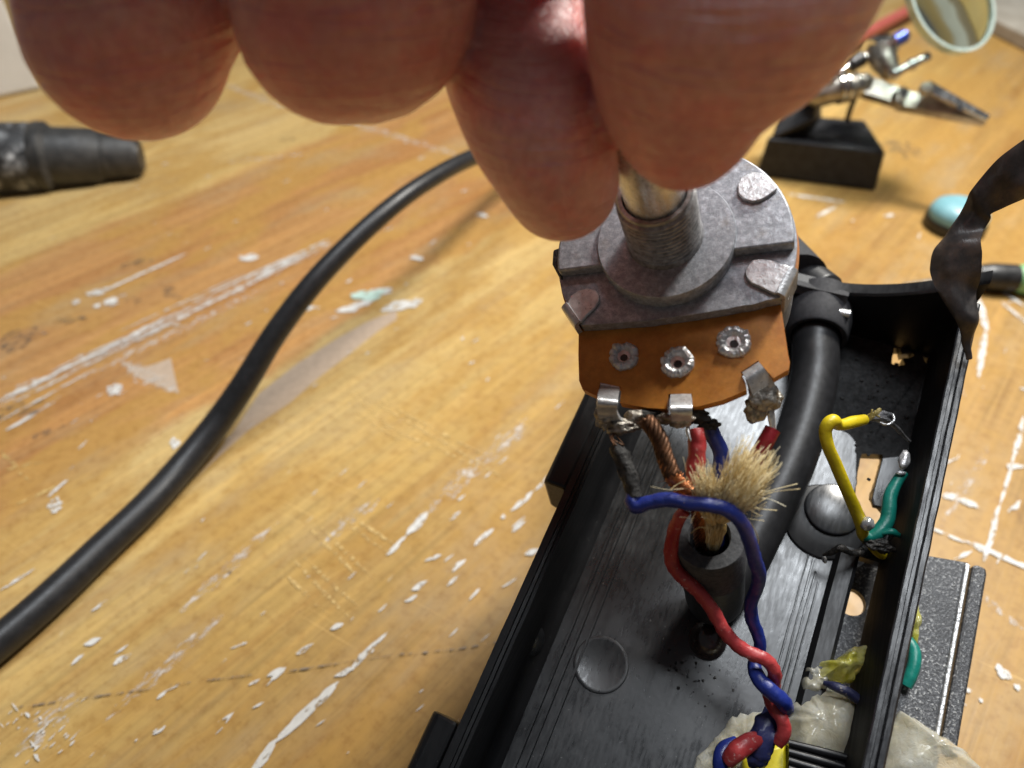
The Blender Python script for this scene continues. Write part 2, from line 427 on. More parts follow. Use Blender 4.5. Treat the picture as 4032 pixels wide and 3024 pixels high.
def skin():
    t = NT('skin'); t.set(Specular_IOR_Level=.5, Subsurface_Weight=1.0, Subsurface_Radius=(1.0, .42, .28), Subsurface_Scale=.003)
    n = t.noise(.11, 3, .5); c = t.ramp(n, [(.35, (.65, .30, .29)), (.65, (.78, .44, .40))])
    c = t.mix(t.ramp(t.noise(1.2, 4, .6), [(.35, .35), (.65, 0.0)]), c, (.50, .14, .14)); t.color(c)
    c2 = t.ramp(t.noise(.28, 4, .6, co=t.mapped(loc=(5, 9, 2))), [(.38, (1.12, .88, .86)), (.5, (1, 1, 1)), (.64, (.98, 1.06, 1.02))])
    t.color(t.mix(.6, c, c2, 'MULTIPLY'))
    vo = t.n.new('ShaderNodeTexVoronoi'); vo.feature = 'DISTANCE_TO_EDGE'; vo.inputs['Scale'].default_value = .85
    nz = t.noise(.6, 2, .5, out='Color'); t.l(t.mix(.25, t.mapped(rot=(.5, .3, .2), scale=(1, .8, .55)), nz, 'ADD'), vo.inputs['Vector'])
    vr = t.ramp(vo.outputs['Distance'], [(0, 0.0), (.18, 1.0)])
    fine = t.noise(2.2, 4, .65, co=t.mapped(scale=(.5, .5, 1.5)))
    cre = t.noise(1.0, 2, .5, co=t.mapped(rot=(.75, .25, .35), scale=(.07, .07, .75)))
    crr = t.ramp(cre, [(.40, 1.0), (.47, 0.0), (.54, 1.0)])
    t.rough(t.ramp(fine, [(.3, .33), (.7, .5)]))
    b = t.bump(vr, .07, .7); b = t.bump(fine, .14, .8, b); t.bump(crr, .22, .6, b); return t.m
M['skin'] = skin()
M['iron'] = simple('black_cast_iron', (.010, .010, .011), (.026, .026, .029), (.5, .7), 0, .4, .12, 1.1, spec=.45)
M['chrome'] = simple('worn_chrome', (.50, .49, .47), (.78, .77, .75), (.10, .28), 1, .5, .03, 1)
M['clip'] = simple('tarnished_steel', (.28, .25, .21), (.46, .43, .38), (.35, .5), .9, .4, .05, 1)
M['bluemetal'] = simple('blue_coated_ring', (.03, .06, .30), (.06, .1, .45), (.2, .35), .4, .5, 0)
def glass_m(name, c, r=.02):
    t = NT(name); t.set(Transmission_Weight=1.0, IOR=1.2, Roughness=r); t.b.inputs['Base Color'].default_value = (*c, 1); return t.m
M['glass'] = glass_m('greenish_lens_glass', (.82, .96, .91), .07)
M['red_plastic'] = simple('red_plastic', (.45, .10, .08), (.55, .14, .11), (.35, .5), nscale=.3)
M['hose'] = simple('dusty_black_plastic', (.018, .018, .018), (.05, .048, .045), (.42, .6), nscale=.25, bump=.04, bscale=.6)
def painted():
    t = NT('white_paint_on_black'); n = t.noise(.22, 5, .65); t.color(t.ramp(n, [(.46, (.025, .025, .026)), (.58, (.16, .165, .17)), (.68, (.55, .56, .57))])); t.set(Roughness=.5); t.bump(n, .1, .5); return t.m
M['painted'] = painted()
M['whitebox'] = simple('off_white_card', (.66, .64, .60), (.74, .72, .68), (.6, .7), nscale=.08, bump=0)
M['grey_board'] = simple('grey_weathered_board', (.34, .30, .24), (.44, .40, .33), (.6, .75), nscale=.1, bump=.1, bscale=.4)
M['skyblue'] = simple('light_blue_enamel', (.17, .38, .43), (.24, .47, .52), (.3, .45), nscale=.2)
M['mintgreen'] = simple('mint_green_handle', (.22, .48, .20), (.28, .55, .26), (.35, .5), nscale=.2)
M['dark'] = simple('black_lacquer', (.012, .012, .012), (.03, .03, .03), (.3, .5), nscale=.4)

# ================================================================== THE BENCH
bench = bpy.data.meshes.new('workbench')
bo = obj('workbench', box(Vector((0, 0, 0)), Vector((1, 0, 0)), Vector((0, 1, 0)), ZA, -460, 520, -330, 620, -22, 0), M['wood'], None, smooth=0, bevel=1.5)
tag(bo, kind='structure')
def sheet(polys, z):
    V, F = [], []
    for ip, pl in enumerate(polys):
        k = len(V); V += [Vector((p[0], p[1], z+(ip*17 % 41)*.0015)) for p in pl]
        for t in tessellate_polygon([[Vector((p[0], p[1], 0)) for p in pl]]): F.append(tuple(i+k for i in t))
    return V, F
def streak(p, q, wpx, ends=.3, rag=.35, seed=0, zz=0):
    """a ragged paint stroke between two photograph points, as a polygon on the bench"""
    A = Z(*p); B = Z(*q); d = B-A; ln = d.length; d.normalize(); nn = Vector((-d.y, d.x, 0))
    wm = wpx*(.62 if p[0] > 2400 else .85)*((A+B)/2-CAM).dot(FW)/FPX*.5; n = max(6, int(ln/1.0)); n = min(n, 60); le, ri = [], []
    for i in range(n+1):
        t = i/n; e = min(1, t/ends if ends else 1, (1-t)/ends if ends else 1)**.6
        c = A.lerp(B, t)+nn*wm*.5*noise.noise(Vector((t*ln*.15, seed, 1)))
        le.append(c+nn*wm*max(.05, e*(1+rag*2*noise.noise(Vector((t*ln*.5, seed, 3)))))); ri.append(c-nn*wm*max(.05, e*(1+rag*2*noise.noise(Vector((t*ln*.5, seed, 9))))))
    return le+ri[::-1]
def splat(c, rx, ry=None, rot=0, seed=0, rag=.35):
    C0 = Z(*c); k = (C0-CAM).dot(FW)/FPX; rx *= k; ry = (ry*k if ry else rx); out = []
    for i in range(22):
        a = 2*math.pi*i/22; r = 1+rag*noise.noise(Vector((math.cos(a)*1.7+seed, math.sin(a)*1.7, seed)))*1.6
        x = rx*r*math.cos(a); y = ry*r*math.sin(a); out.append(C0+Vector((x*math.cos(rot)-y*math.sin(rot), x*math.sin(rot)+y*math.cos(rot), 0)))
    return out
W, WW, FN, SM, PC = [], [], [], [], []
W += [streak((985, 3060), (1090, 2910), 40, .2, seed=1), streak((1085, 2925), (1335, 2685), 46, .25, .3, seed=2), streak((1370, 2650), (1525, 2492), 34, .4, seed=3)]
W += [streak((1522, 2190), (1600, 2110), 26, seed=4), streak((1600, 2110), (1685, 2018), 42, seed=5), streak((1757, 2262), (1834, 2203), 24, seed=6), streak((1867, 2152), (1945, 2084), 24, seed=7)]
W += [streak((1975, 2045), (1990, 2030), 20, seed=8), streak((2010, 2015), (2100, 1935), 26, .4, seed=9), streak((2105, 1935), (2260, 1790), 26, .4, seed=10)]
W += [streak((350, 1175), (735, 1000), 16, .2, seed=11), splat((385, 1152), 42, 20, .5, 3), splat((442, 1190), 30, 26, .5, 4), splat((300, 1192), 14, seed=5), splat((385, 1207), 13, seed=6), splat((982, 1016), 40, 24, .2, 7)]
W += [splat((452, 1538), 28, 36, .7, 8), splat((1220, 1275-60), 40, 14, .1, 9), splat((690, 1750), 18, 30, .6, 10), splat((1640, 1018), 30, 14, -.4, 12), splat((1900, 850), 26, 12, -.6, 13)]
W += [streak((20, 1700), (140, 1636), 18, seed=14), splat((220, 1990), 24, 40, .6, 15), streak((190, 1960), (270, 1890), 18, seed=16), streak((0, 2330), (140, 2240), 16, seed=17)]
W += [streak((1370, 1215), (1480, 1180), 40, .3, seed=18), streak((1500, 1230), (1665, 1180), 66, .3, .5, seed=19), splat((1365, 1222), 46, 16, .2, 20), splat((1500, 1150), 50, 20, .1, 21)]
W += [streak((4030, 1640), (3985, 1830), 26, .3, seed=22), streak((3985, 1830), (3935, 1990), 20, .3, seed=23), streak((3935, 1990), (3872, 2215), 30, .2, seed=24), streak((3790, 2130), (4100, 2260), 44, .2, .5, seed=25), streak((3660, 2080), (3800, 2140), 24, .3, seed=26)]
W += [splat((3945, 2650), 26, 34, .3, 27), splat((4005, 2710), 14, seed=28), splat((3815, 1985), 34, 16, -.6, 29), splat((3740, 1955), 24, 16, 0, 30), splat((3810, 2720), 10, seed=31), splat((3860, 2760), 8, seed=32), splat((3990, 1840), 34, 14, .2, 33)]
W += [streak((3100, 765), (3330, 800), 26, .2, .5, seed=34), streak((3210, 860), (3290, 815), 24, seed=35), splat((3500, 850), 22, 10, .4, 36), streak((3560, 1165), (3640, 1150), 30, seed=37), streak((3920, 1130), (4032, 1210), 26, seed=38)]
W += [streak((3850, 1160), (3885, 1320), 40, .3, seed=39), streak((3880, 1300), (3850, 1490), 36, .3, seed=40), streak((3940, 1190), (4060, 1290), 24, seed=41), streak((4010, 1530), (4060, 1540), 20, seed=42)]
for i, (x, y) in enumerate([(1815, 1965), (1790, 2035), (2040, 2080), (2100, 2175), (1990, 2300), (1870, 2345), (1620, 2360), (1655, 2310), (2030, 2060), (930, 2545), (1110, 2650), (1100, 2660), (1010, 2780), (880, 2830), (1190, 2560), (1335, 2470), (1500, 2400), (1780, 2290), (1700, 2200), (1350, 2650), (905, 2830), (1000, 2690), (1080, 2650), (480, 2600), (660, 2715), (640, 2740), (310, 2600), (370, 2530), (470, 2560), (380, 2390), (350, 2540), (630, 2880), (290, 2900), (3730, 1820), (3780, 2190), (4000, 2000), (3960, 1200), (3560, 1270)]):
    W.append(streak((x-16-i % 4*6, y+12+i % 3*5), (x+18+i % 5*7, y-14-i % 3*6), 9+i % 4*6, .4, .6, seed=50+i))
rng = random.Random(4)
for i in range(45):                        # rubbed white marks at the lower left
    x = rng.gauss(140, 90); y = rng.gauss(2890, 80); l = rng.uniform(12, 45); a = rng.choice((.75, .8, .7, -.9)); W.append(streak((x, y), (x+l*math.cos(a), y-l*math.sin(a)), rng.uniform(4, 12), .4, .7, seed=200+i))
for i in range(45):
    x = rng.uniform(100, 2200); y = rng.uniform(1500, 3000) ; l = rng.uniform(15, 60); a = .72+rng.gauss(0, .05)
    W.append(streak((x, y), (x+l*math.cos(a), y-l*math.sin(a)), rng.uniform(3, 8), .4, .6, seed=300+i))
for i in range(45):
    x = rng.uniform(2400, 4000); y = rng.uniform(760, 2900); l = rng.uniform(10, 30); a = rng.choice((1.2, -.5, 1.3)); W.append(streak((x, y), (x+l*math.cos(a), y-l*math.sin(a)), rng.uniform(4, 9), .4, .6, seed=500+i))
for i in range(40):
    x = rng.uniform(0, 1900); y = rng.uniform(620, 1500); l = rng.uniform(10, 40); a = .42+rng.gauss(0, .1)
    W.append(streak((x, y), (x+l*math.cos(a), y-l*math.sin(a)), rng.uniform(4, 10), .4, .6, seed=600+i))
WW += [streak((-60, 1610), (1310, 950), 80, .06, .3, seed=1), streak((300, 1500), (1050, 1130), 50, .2, .4, seed=2), streak((1640, 2050), (2100, 1640), 70, .2, .4, seed=3), streak((1340, 470), (1830, 620), 46, .2, .4, seed=4), streak((860, 320), (1130, 430), 40, .2, seed=5), streak((900, 640), (1250, 600), 26, .2, seed=6)]
WW += [streak((480, 1430), (700, 1545), 90, .3, .4, seed=7), streak((1250, 2150), (1500, 1960), 60, .3, .4, seed=8), streak((20, 1700), (240, 1560), 40, .3, seed=9), streak((700, 2420), (1100, 2050), 60, .3, .5, seed=10), streak((3640, 1180), (3800, 1560), 60, .3, .5, seed=11), streak((3700, 2080), (3900, 1750), 50, .3, .5, seed=12), streak((3800, 2300), (4030, 2480), 60, .3, .5, seed=13), streak((60, 2980), (330, 2700), 110, .3, .5, seed=14), streak((400, 2850), (900, 2400), 60, .3, .5, seed=15)]
zc = lambda pts: [Z(x*1.085, y*1.085+400, 0) for x, y in pts]
PK = [zc([(1440, 755), (1330, 800), (1230, 855), (1080, 950), (940, 1060), (860, 1180), (780, 1290), (705, 1375), (770, 1310), (900, 1195), (1050, 1095), (1160, 1000), (1270, 915), (1370, 835), (1440, 790)]),
      zc([(440, 940), (480, 955), (520, 965), (570, 950), (620, 930), (630, 980), (650, 1060), (600, 1040), (540, 1020), (490, 995)])]  # pinkish beige polygons: a long band beside the cord and a small patch
rg = random.Random(12)
for i in range(26):
    t0 = rg.uniform(-.04, .8); t1 = min(1, t0+rg.uniform(.12, .4)); o_ = rg.gauss(0, 20)
    W.append(streak((1300*t0, 1590-640*t0+o_), (1300*t1, 1590-640*t1+o_*.7), rg.uniform(5, 14), .3, .9, seed=800+i))
for a, b in [((1370, 1540), (1560, 1700)), ((1400, 1540), (2000, 1890)), ((1480, 1570), (1900, 1790)), ((1200, 2060), (1430, 2290)), ((1240, 2055), (1480, 2290)), ((1150, 2200), (1380, 2440)), ((1190, 2190), (1410, 2390)), ((1110, 2250), (1300, 2430)), ((1330, 2030), (1530, 2180)), ((1380, 2030), (1560, 2150)), ((20, 1850), (170, 1820)), ((0, 1770), (120, 1900)), ((1400, 1620), (1650, 1790)), ((1480, 1660), (1950, 1870)), ((60, 1990), (300, 1880))]:
    FN.append(streak(a, b, 18, .3, .5, seed=a[0]))
for c, rx, ry, r, s in [((535, 1037), 60, 18, .5, 1), ((675, 1150), 70, 26, -.7, 2), ((540, 1180), 50, 26, .2, 3), ((290, 1262), 70, 22, 0, 4), ((70, 1340), 90, 60, .3, 5), ((60, 1620), 110, 40, .4, 6), ((3550, 590), 60, 90, .5, 8), ((3690, 2280), 20, 14, 0, 9), ((1130, 550), 30, 14, 0, 10), ((200, 1700), 60, 20, .5, 11), ((905, 2255), 20, 8, -.5, 12), ((935, 2290), 16, 7, .6, 13)]: SM.append(splat(c, rx, ry, r, s, .5))  # dark smudges, and the alligator clip's cast shadow painted as one more spot
pp = [(60, 2790), (300, 2755), (600, 2715), (760, 2688), (1000, 2660)], [(1130, 2648), (1350, 2612), (1560, 2580), (1800, 2560), (1980, 2528)]
for g in pp:
    for a, b in zip(g, g[1:]): PC.append(streak(a, b, 8, .05, .6, seed=a[0]))
for nm, pl, m, z in (('paint_streaks', W, 'paint', .24), ('worn_paint_streaks', WW, 'worn', .03), ('pale_pink_bands', PK, 'pinkbeige', .02), ('scratches', FN, 'faint', .10), ('smudges_and_clip_shadow', SM, 'smudge_shade', .17), ('pencil_line', PC, 'pencil', .31)):
    o = obj(nm, sheet(pl, z), M[m], bo, smooth=0); o['kind'] = 'stuff'
o = obj('mint_paint_spot', sheet([splat((1450, 1165), 70, 34, .2, 3)], .38), M['mint'], bo, smooth=0); o['kind'] = 'stuff'

# ================================================================== PEDAL HOUSING
case = thing('pedal_housing', 'open black plastic pedal housing lying tilted under the potentiometer', 'housing', L(0, -20, 0))
H1 = [P(x, y) for x, y in [(3394, 1786), (3474, 1789), (3469, 1829), (3454, 1878), (3434, 1948), (3484, 2008), (3479, 2047), (3429, 2102), (3380, 2090), (3345, 2082), (3360, 2008), (3374, 1878)]]
H2 = [P(x, y) for x, y in [(3519, 1370), (3545, 1372), (3550, 1395), (3590, 1388), (3600, 1398), (3585, 1408), (3556, 1412), (3562, 1436), (3530, 1440), (3512, 1430)]]
H3 = [P(x, y) for x, y in [(3632, 1400), (3655, 1410), (3650, 1440), (3642, 1425)]]
def ragged(loop, amp=.18, n=4, seed=0):
    out = []   # stays in the housing plane
    for i, p in enumerate(loop):
        q = loop[(i+1) % len(loop)]
        for k in range(n):
            t = k/n; r = p.lerp(q, t); out.append(r+(cu*noise.noise(r*1.7+Vector((seed, 0, 0)))+cdv*noise.noise(r*1.7+Vector((0, seed, 3))))*amp)
    return out
FB0, FB1 = -99, 47
floor_out = [L(-16.5, FB0), L(14.7, FB0), L(14.7, 14.2), L(17.4, 14.4), L(17.4, FB1), L(-16.5, FB1)]
obj('floor', prism(floor_out, cn, 1.6, [ragged(H1, seed=1), ragged(H2, .12, 3, 2), ragged(H3, .1, 3, 3)]), M['plastic'], case, smooth=0)
def sweep(prof, b0, b1, n=30, sgn=1, wob=.0):
    """profile (a,h) closed, extruded along the housing"""
    V, F = [], []; m = len(prof)
    for i in range(n+1):
        b = b0+(b1-b0)*i/n
        for (a, h) in prof:
            k = wob*noise.noise(Vector((b*.35, h*.7, a))); V.append(L(a+k*sgn, b, h+k*.4))
    for i in range(n):
        for k in range(m): F.append((i*m+k, i*m+(k+1) % m, (i+1)*m+(k+1) % m, (i+1)*m+k))
    F.append(tuple(range(m))); F.append(tuple(n*m+k for k in range(m))); return V, F
def arc(cx, cy, r, a0, a1, n=6): return [(cx+r*math.cos(math.radians(a0+(a1-a0)*i/n)), cy+r*math.sin(math.radians(a0+(a1-a0)*i/n))) for i in range(n+1)]
# left wall with rounded foot
lw = [(-16.52, -1.62), (-16.5, -.02)] + arc(-15.6, 2.7, 2.75, -100, -178, 6)[1:] + [(-18.55, 12.0), (-18.9, 12.1), (-18.95, 12.6), (-19.3, 12.65), (-19.35, 13.0), (-20.2, 13.0), (-20.25, 2.0)] + arc(-16.6, 2.0, 3.62, 180, 262, 6)[1:]
obj('side_wall', sweep(lw, FB0, FB1, 60, wob=.06), M['plastic_edge'], case, smooth=35)
rw = [(17.42, -1.6), (17.4, 0), (17.6, 1.0), (17.75, 11.5), (18.95, 11.5), (19.15, -1.6)]
obj('side_wall', sweep(rw, FB0, FB1+.1, 120, wob=.05), M['matte'], case, smooth=30)
rt = [(17.7, 11.45), (17.4, 12.4), (17.2, 12.95), (17.35, 13.1), (17.75, 13.1), (17.92, 12.7), (18.25, 12.7), (18.4, 13.15), (18.88, 13.15), (19.1, 12.95), (19.1, 11.45)]
obj('rim_rail', sweep(rt, FB0, FB1+.1, 160, wob=.045), M['gloss'], case, smooth=30)
# far wall with sagging rim
def hrim(a): return 8.2+max(0, (a-1)/17)**1.7*8.5 + .8*max(0, (-a-5)/12)
V, F = [], []; N = 30
for i in range(N+1):
    a = -19.8+38.4*i/N; hh = hrim(a)
    for (bb, h) in ((FB1, -1.6), (FB1+2.2, -1.6), (FB1+2.2, hh), (FB1+1.9, hh+.3), (FB1+.3, hh+.3), (FB1, hh)): V.append(L(a, bb, h))
for i in range(N):
    for k in range(6): F.append((i*6+k, i*6+(k+1) % 6, (i+1)*6+(k+1) % 6, (i+1)*6+k))
F += [tuple(range(6)), tuple(N*6+k for k in range(6))]
obj('end_wall', (V, F), M['plastic_edge'], case, smooth=40)
obj('end_wall', box(L(0, FB0), cu, cdv, cn, -20.2, 19.2, -2, 0, -1.6, 13), M['plastic_edge'], case, smooth=0, bevel=.4)
# outer lugs on the left wall
lug = [(-20.2, 2), (-20.2, 12.6), (-22.8, 12.6), (-23.4, 12.0), (-23.4, 4.0)]
obj('side_lug', sweep(lug, 4.5, 26, 4), M['plastic_edge'], case, smooth=0, bevel=.5)
obj('side_lug', sweep([(a-.3, h) for a, h in lug], -46, -24.0, 4), M['plastic_edge'], case, smooth=0, bevel=.5)
# moulded features
def disc(a, b, r, h, name='moulded_disc', m='plastic', dish=.05):
    return obj(name, lathe([(0, h-dish), (r*.86, h-dish), (r*.93, h), (r, h-.05), (r+.12, -.2)], L(a, b), cn, 48), M[m], case, smooth=40)
aa = AB(P(2366, 2616)); disc(aa[0], aa[1], 3.35, .28)
aa = AB(P(3290, 1990, 2)); 
obj('round_boss', lathe([(0, 1.0), (3.25, 1.0), (3.45, .85), (3.6, -.2)], L(aa[0], aa[1]), cn, 48), M['plastic'], case, smooth=40)
obj('round_boss', lathe([(0, .3), (4.9, .3), (5.1, .2), (5.3, -.2)], L(aa[0]-.5, aa[1]-1.8), cn, 48), M['plastic_edge'], case, smooth=40)
sidec = P(2087, 2516, 2.5); obj('moulded_disc', lathe([(0, .25), (1.8, .25), (2.1, .0), (2.2, -.6)], sidec, (cn*.75+cu*.66).normalized(), 40), M['plastic'], case, smooth=40)
# long ribs at the foot of the left wall
for k, a in enumerate((-15.3, -14.2, -12.9)):
    obj('long_rib', sweep([(a, -.2), (a+.08, .42), (a+.36, .42), (a+.5, -.2)], FB0+1, 36 if k else 44, 10), M['plastic'], case, smooth=25)
# scored grooves on the right of the floor
for k, a in enumerate((9.0, 9.7, 10.25, 10.9)):
    obj('scored_ridge', sweep([(a, -.1), (a+.12, .16), (a+.22, .16), (a+.34, -.1)], -24-k, 13-k*1.3, 14, wob=.12), M['plastic'], case, smooth=25)
obj('slot_rib', sweep([(11.9, -.2), (12.5, 1.3), (14.2, 1.5), (14.62, 1.3), (14.72, -1.6), (12.2, -1.6)], -26, 14.4, 20, wob=.04), M['plastic_edge'], case, smooth=25)
# melted tongue by the slot
tp = [P(x, y, .5) for x, y in [(3475, 1800), (3560, 1790), (3562, 1850), (3520, 1920), (3500, 2005), (3440, 1992), (3432, 1965), (3450, 1890)]]
obj('melted_tongue', prism(tp, cn, .9), M['plastic'], case, smooth=0, bevel=.2)
def roughblob(name, p, r, m, par, amp=.35, sc_=(1, 1, 1), seed=0, sub=3, freq=1.8):
    return obj(name, ico(p, r, sub, amp, freq, sc_, seed, (cu, cdv, cn)), M[m], par, smooth=180)
obj('dome_boss', lathe([(2.3, -.1), (2.25, .8), (1.9, 1.8), (1.2, 2.5), (.6, 2.75), (0, 2.8)], P(2785, 2520), cn, 36), simple('dark_glossy_boss', (.02, .014, .012), (.05, .03, .025), (.1, .22), nscale=.5, spec=.7), case, smooth=60)
# crumbs of burnt plastic
cr = []
for i in range(110):
    a = random.gauss(12.5, 3.2) if i < 70 else random.gauss(.5, 1.8); b = random.gauss(35, 5) if i < 70 else random.gauss(-7.5, 1.1)
    if not -15 < a < 16.8 or b > 46: continue
    r = random.uniform(.08, .32) if i < 70 else random.uniform(.06, .2); cr.append(ico(L(a, b, r*.4), r, 1, .6, 1.5, (1, 1, .7), i))
o = obj('plastic_crumbs', join(*cr), M['char'], case, smooth=0); o['kind'] = 'stuff'

# small chrome pin beside the grommet
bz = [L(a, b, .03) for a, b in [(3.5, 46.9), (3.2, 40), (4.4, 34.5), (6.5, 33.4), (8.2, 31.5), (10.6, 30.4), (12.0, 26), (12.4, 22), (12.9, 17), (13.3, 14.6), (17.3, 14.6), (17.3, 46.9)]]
obj('matte_black_patch', prism(ragged(bz, .5, 5, 4), cn, .05, [ragged(H1, seed=1), ragged(H2, .12, 3, 2), ragged(H3, .1, 3, 3)]), simple('black_matte_plastic', (.006, .006, .006), (.022, .022, .023), (.5, .8), nscale=.8, bump=.3, bscale=1.2, spec=.3), case, smooth=0)  # matte black sheet over the far right of the floor, holes left open
obj('metal_pin', tube([P(3285, 1228, 8), P(3345, 1238, 8)], .62, 16, 1), M['bright'], case, smooth=50)
obj('clamp_bar', tube([L(-8, 46.9, hrim(-8)-.1), L(-2, 46.7, hrim(-2)), L(4.2, 46.6, hrim(4)-.1)], .95, 4, 6), M['sleeve'], case, smooth=30)

# ================================================================== BRACKET
brk = thing('steel_bracket', 'black crinkle finished steel bracket jutting out right of the pedal housing', 'bracket', L(26, -10, -7))
hb = -6.5
bp = [P(x, y, hb) for x, y in [(3290, 2130), (3480, 2150), (3640, 2186), (3812, 2216), (3690, 2895), (3560, 3500), (2900, 3500)]]
hc = P(3352, 2371, hb); hole = [hc+(cu*math.cos(a)+cdv*math.sin(a))*1.75 for a in [2*math.pi*k/32 for k in range(32)]]
obj('plate', prism(bp, cn, 1.2, [hole]), M['crinkle'], brk, smooth=0)
f1 = [P(x, y, hb+1.0) for x, y in [(3806, 2214), (3826, 2222), (3703, 2902), (3684, 2895)]]
obj('bend_edge', ngon_prism([*[P(x, y, hb+.7) for x, y in [(3805, 2216), (3822, 2222), (3690, 2960), (3673, 2955)]]], cn, 1.2), M['bright'], brk, smooth=0, bevel=.15)
f2 = [P(x, y, hb+.1) for x, y in [(3830, 2226), (3850, 2222), (3885, 2238), (3888, 2260), (3770, 2960), (3700, 2960)]]
obj('flange', ngon_prism(f2, cn, 3.2), M['crinkle'], brk, smooth=0, bevel=.5)

# ================================================================== HOT GLUE AND WHAT IS IN IT
gl = thing('hot_glue', 'lumpy translucent hot glue over the parts at the bottom of the housing', 'glue', P(3150, 2950, 0))
gl_a = [(3095, 2860), (3110, 2780), (3160, 2735), (3200, 2700), (3300, 2695), (3370, 2720), (3420, 2760), (3400, 3120), (3090, 3120), (3080, 2960)]
obj('glue_lump', dome([P(x, y, -.1) for x, y in gl_a], cn, 3.2, 16, .22, .3, 1), M['glue'], gl, smooth=180, label='largest glue lump, milky and smooth')
gl_b = [(2715, 3120), (2730, 3000), (2790, 2930), (2840, 2870), (2900, 2820), (2980, 2795), (3040, 2800), (3090, 2850), (3090, 2930), (2960, 2960), (2950, 3120)]
obj('glue_lump', dome([P(x, y, -.1) for x, y in gl_b], cn, 2.4, 14, .32, .4, 4), M['glue'], gl, smooth=180)
gl_c = [(3510, 2830), (3545, 2800), (3600, 2830), (3660, 2870), (3720, 2900), (3790, 2950), (3850, 3010), (3900, 3120), (3440, 3120), (3460, 2950)]
obj('glue_lump', dome([P(x, y, hb+.05) for x, y in gl_c], cn, 4.0, 16, .2, .25, 7), M['glue'], gl, smooth=180)
gl_d = [(3170, 2650), (3205, 2608), (3280, 2603), (3350, 2552), (3410, 2535), (3440, 2560), (3400, 2640), (3330, 2690), (3240, 2690), (3180, 2700)]
obj('glue_lump', dome([P(x, y, .2) for x, y in gl_d], cn, 3.0, 12, .45, .6, 11), M['yglue'], gl, smooth=180, label='yellow stained glue lump')
gl_e = [(3150, 2735), (3165, 2640), (3200, 2610), (3250, 2640), (3270, 2700), (3230, 2745)]
obj('glue_lump', dome([P(x, y, .1) for x, y in gl_e], cn, 1.8, 10, .45, .8, 14), M['glue'], gl, smooth=180)
gl_f = [(3590, 2390), (3615, 2370), (3622, 2440), (3615, 2530), (3600, 2560), (3580, 2500)]
obj('glue_lump', dome([P(x, y, hb+.05) for x, y in gl_f], cn, 1.2, 8, .4, .9, 17), M['yglue'], gl, smooth=180)

cap = thing('yellow_capacitor', 'yellow component half buried in hot glue at the bottom edge', 'capacitor', P(3010, 3000, 0))
cb = [P(x, y, 2.6) for x, y in [(2925, 2985), (3005, 2945), (3098, 2918), (3108, 3130), (2925, 3130)]]
obj('shell', ngon_prism(cb, cn, 2.6), M['capy'], cap, smooth=40, bevel=.5)
jk = thing('ribbed_jack', 'black ribbed component under the milky hot glue', 'jack', P(3220, 3000, 0))
for k in range(4):
    a = P(3105, 2925+k*34, 3.6); b = P(3345, 2985+k*42, 3.6)
    obj('rib', tube([a, a.lerp(b, .5)+cn*.15, b], .42, 8, 4, jit=.15), M['plastic_edge'], jk, smooth=60)
obj('jack_body', prism([P(x, y, 3.3) for x, y in [(3105, 2915), (3350, 2975), (3360, 3150), (3100, 3150)]], cn, 3.2), M['plastic'], jk, smooth=0)

# ================================================================== CORD
cord = thing('power_cord', 'thick black cord arching from the bench into the housing, its cut end standing up', 'cord', Z(700, 1900, 0))
left = [(-420, 2830, 3), (-150, 2640, 3), (0, 2526, 3), (200, 2352, 3), (410, 2152, 3), (580, 1990, 3.2), (729, 1824, 4), (860, 1660, 7.5), (966, 1505, 13.5), (1100, 1290, 22), (1276, 1067, 30), (1504, 846, 36), (1686, 712, 37), (1880, 612, 33)]
lp = [Z(*q) for q in left]; lr = [2.95]*7+[2.85, 2.7, 2.5, 2.35, 2.2, 2.15, 2.2]
boot0 = L(1.2, 49.5, 4.6)
back = [Z(2140, 520, 17), Z(2460, 520, 14), Z(2720, 610, 20), D(2870, 770, 128), D(2985, 905, 118)]
lp += back+[D(3065, 1010, 112), boot0]; lr += [2.7, 2.8, 2.9, 3.0, 3.0, 3.1, 3.1]
obj('jacket', tube(lp, lr, 24, 10), M['rubber'], cord, smooth=180)
inn = [boot0, P(3213, 1330, 4.6), P(3207, 1480, 3.9), P(3160, 1680, 3.4), P(3085, 1880, 3.3), P(2985, 2080, 3.3), P(2895, 2250, 3.4), P(2820, 2345, 4.2), D(2812, 2330, 84), D(2806, 2240, 79), D(2798, 2170, 75.5)]
mouth = D(2792, 2112, 72.0); md = (mouth-D(2806, 2250, 79)).normalized()
inn = inn[:-3]+[D(2812, 2320, 82.5), D(2803, 2220, 77.5)]
obj('jacket', tube(inn, [3.15]*6+[3.2, 3.3, 3.4, 3.5], 28, 10), M['rubber'], cord, smooth=180)
m0 = D(2803, 2222, 77.6); ax = (mouth-m0); Lm = ax.length; ax.normalize()
def mw(r, h, a):
    k = noise.noise(Vector((math.cos(a)*1.3, math.sin(a)*1.3, h*.3+r))); return r*(1+.035*k), h+(.35*k if h > Lm-.5 else 0)
obj('cut_end', lathe([(3.45, -.3), (3.6, .0), (3.65, Lm-.25), (3.5, Lm), (2.15, Lm+.05), (2.0, Lm-.35), (1.95, Lm-4.5), (0, Lm-4.6)], m0, ax, 40, wob=mw), M['cut_rubber'], cord, smooth=50, label='cut dull grey end of the cord with its hollow mouth')
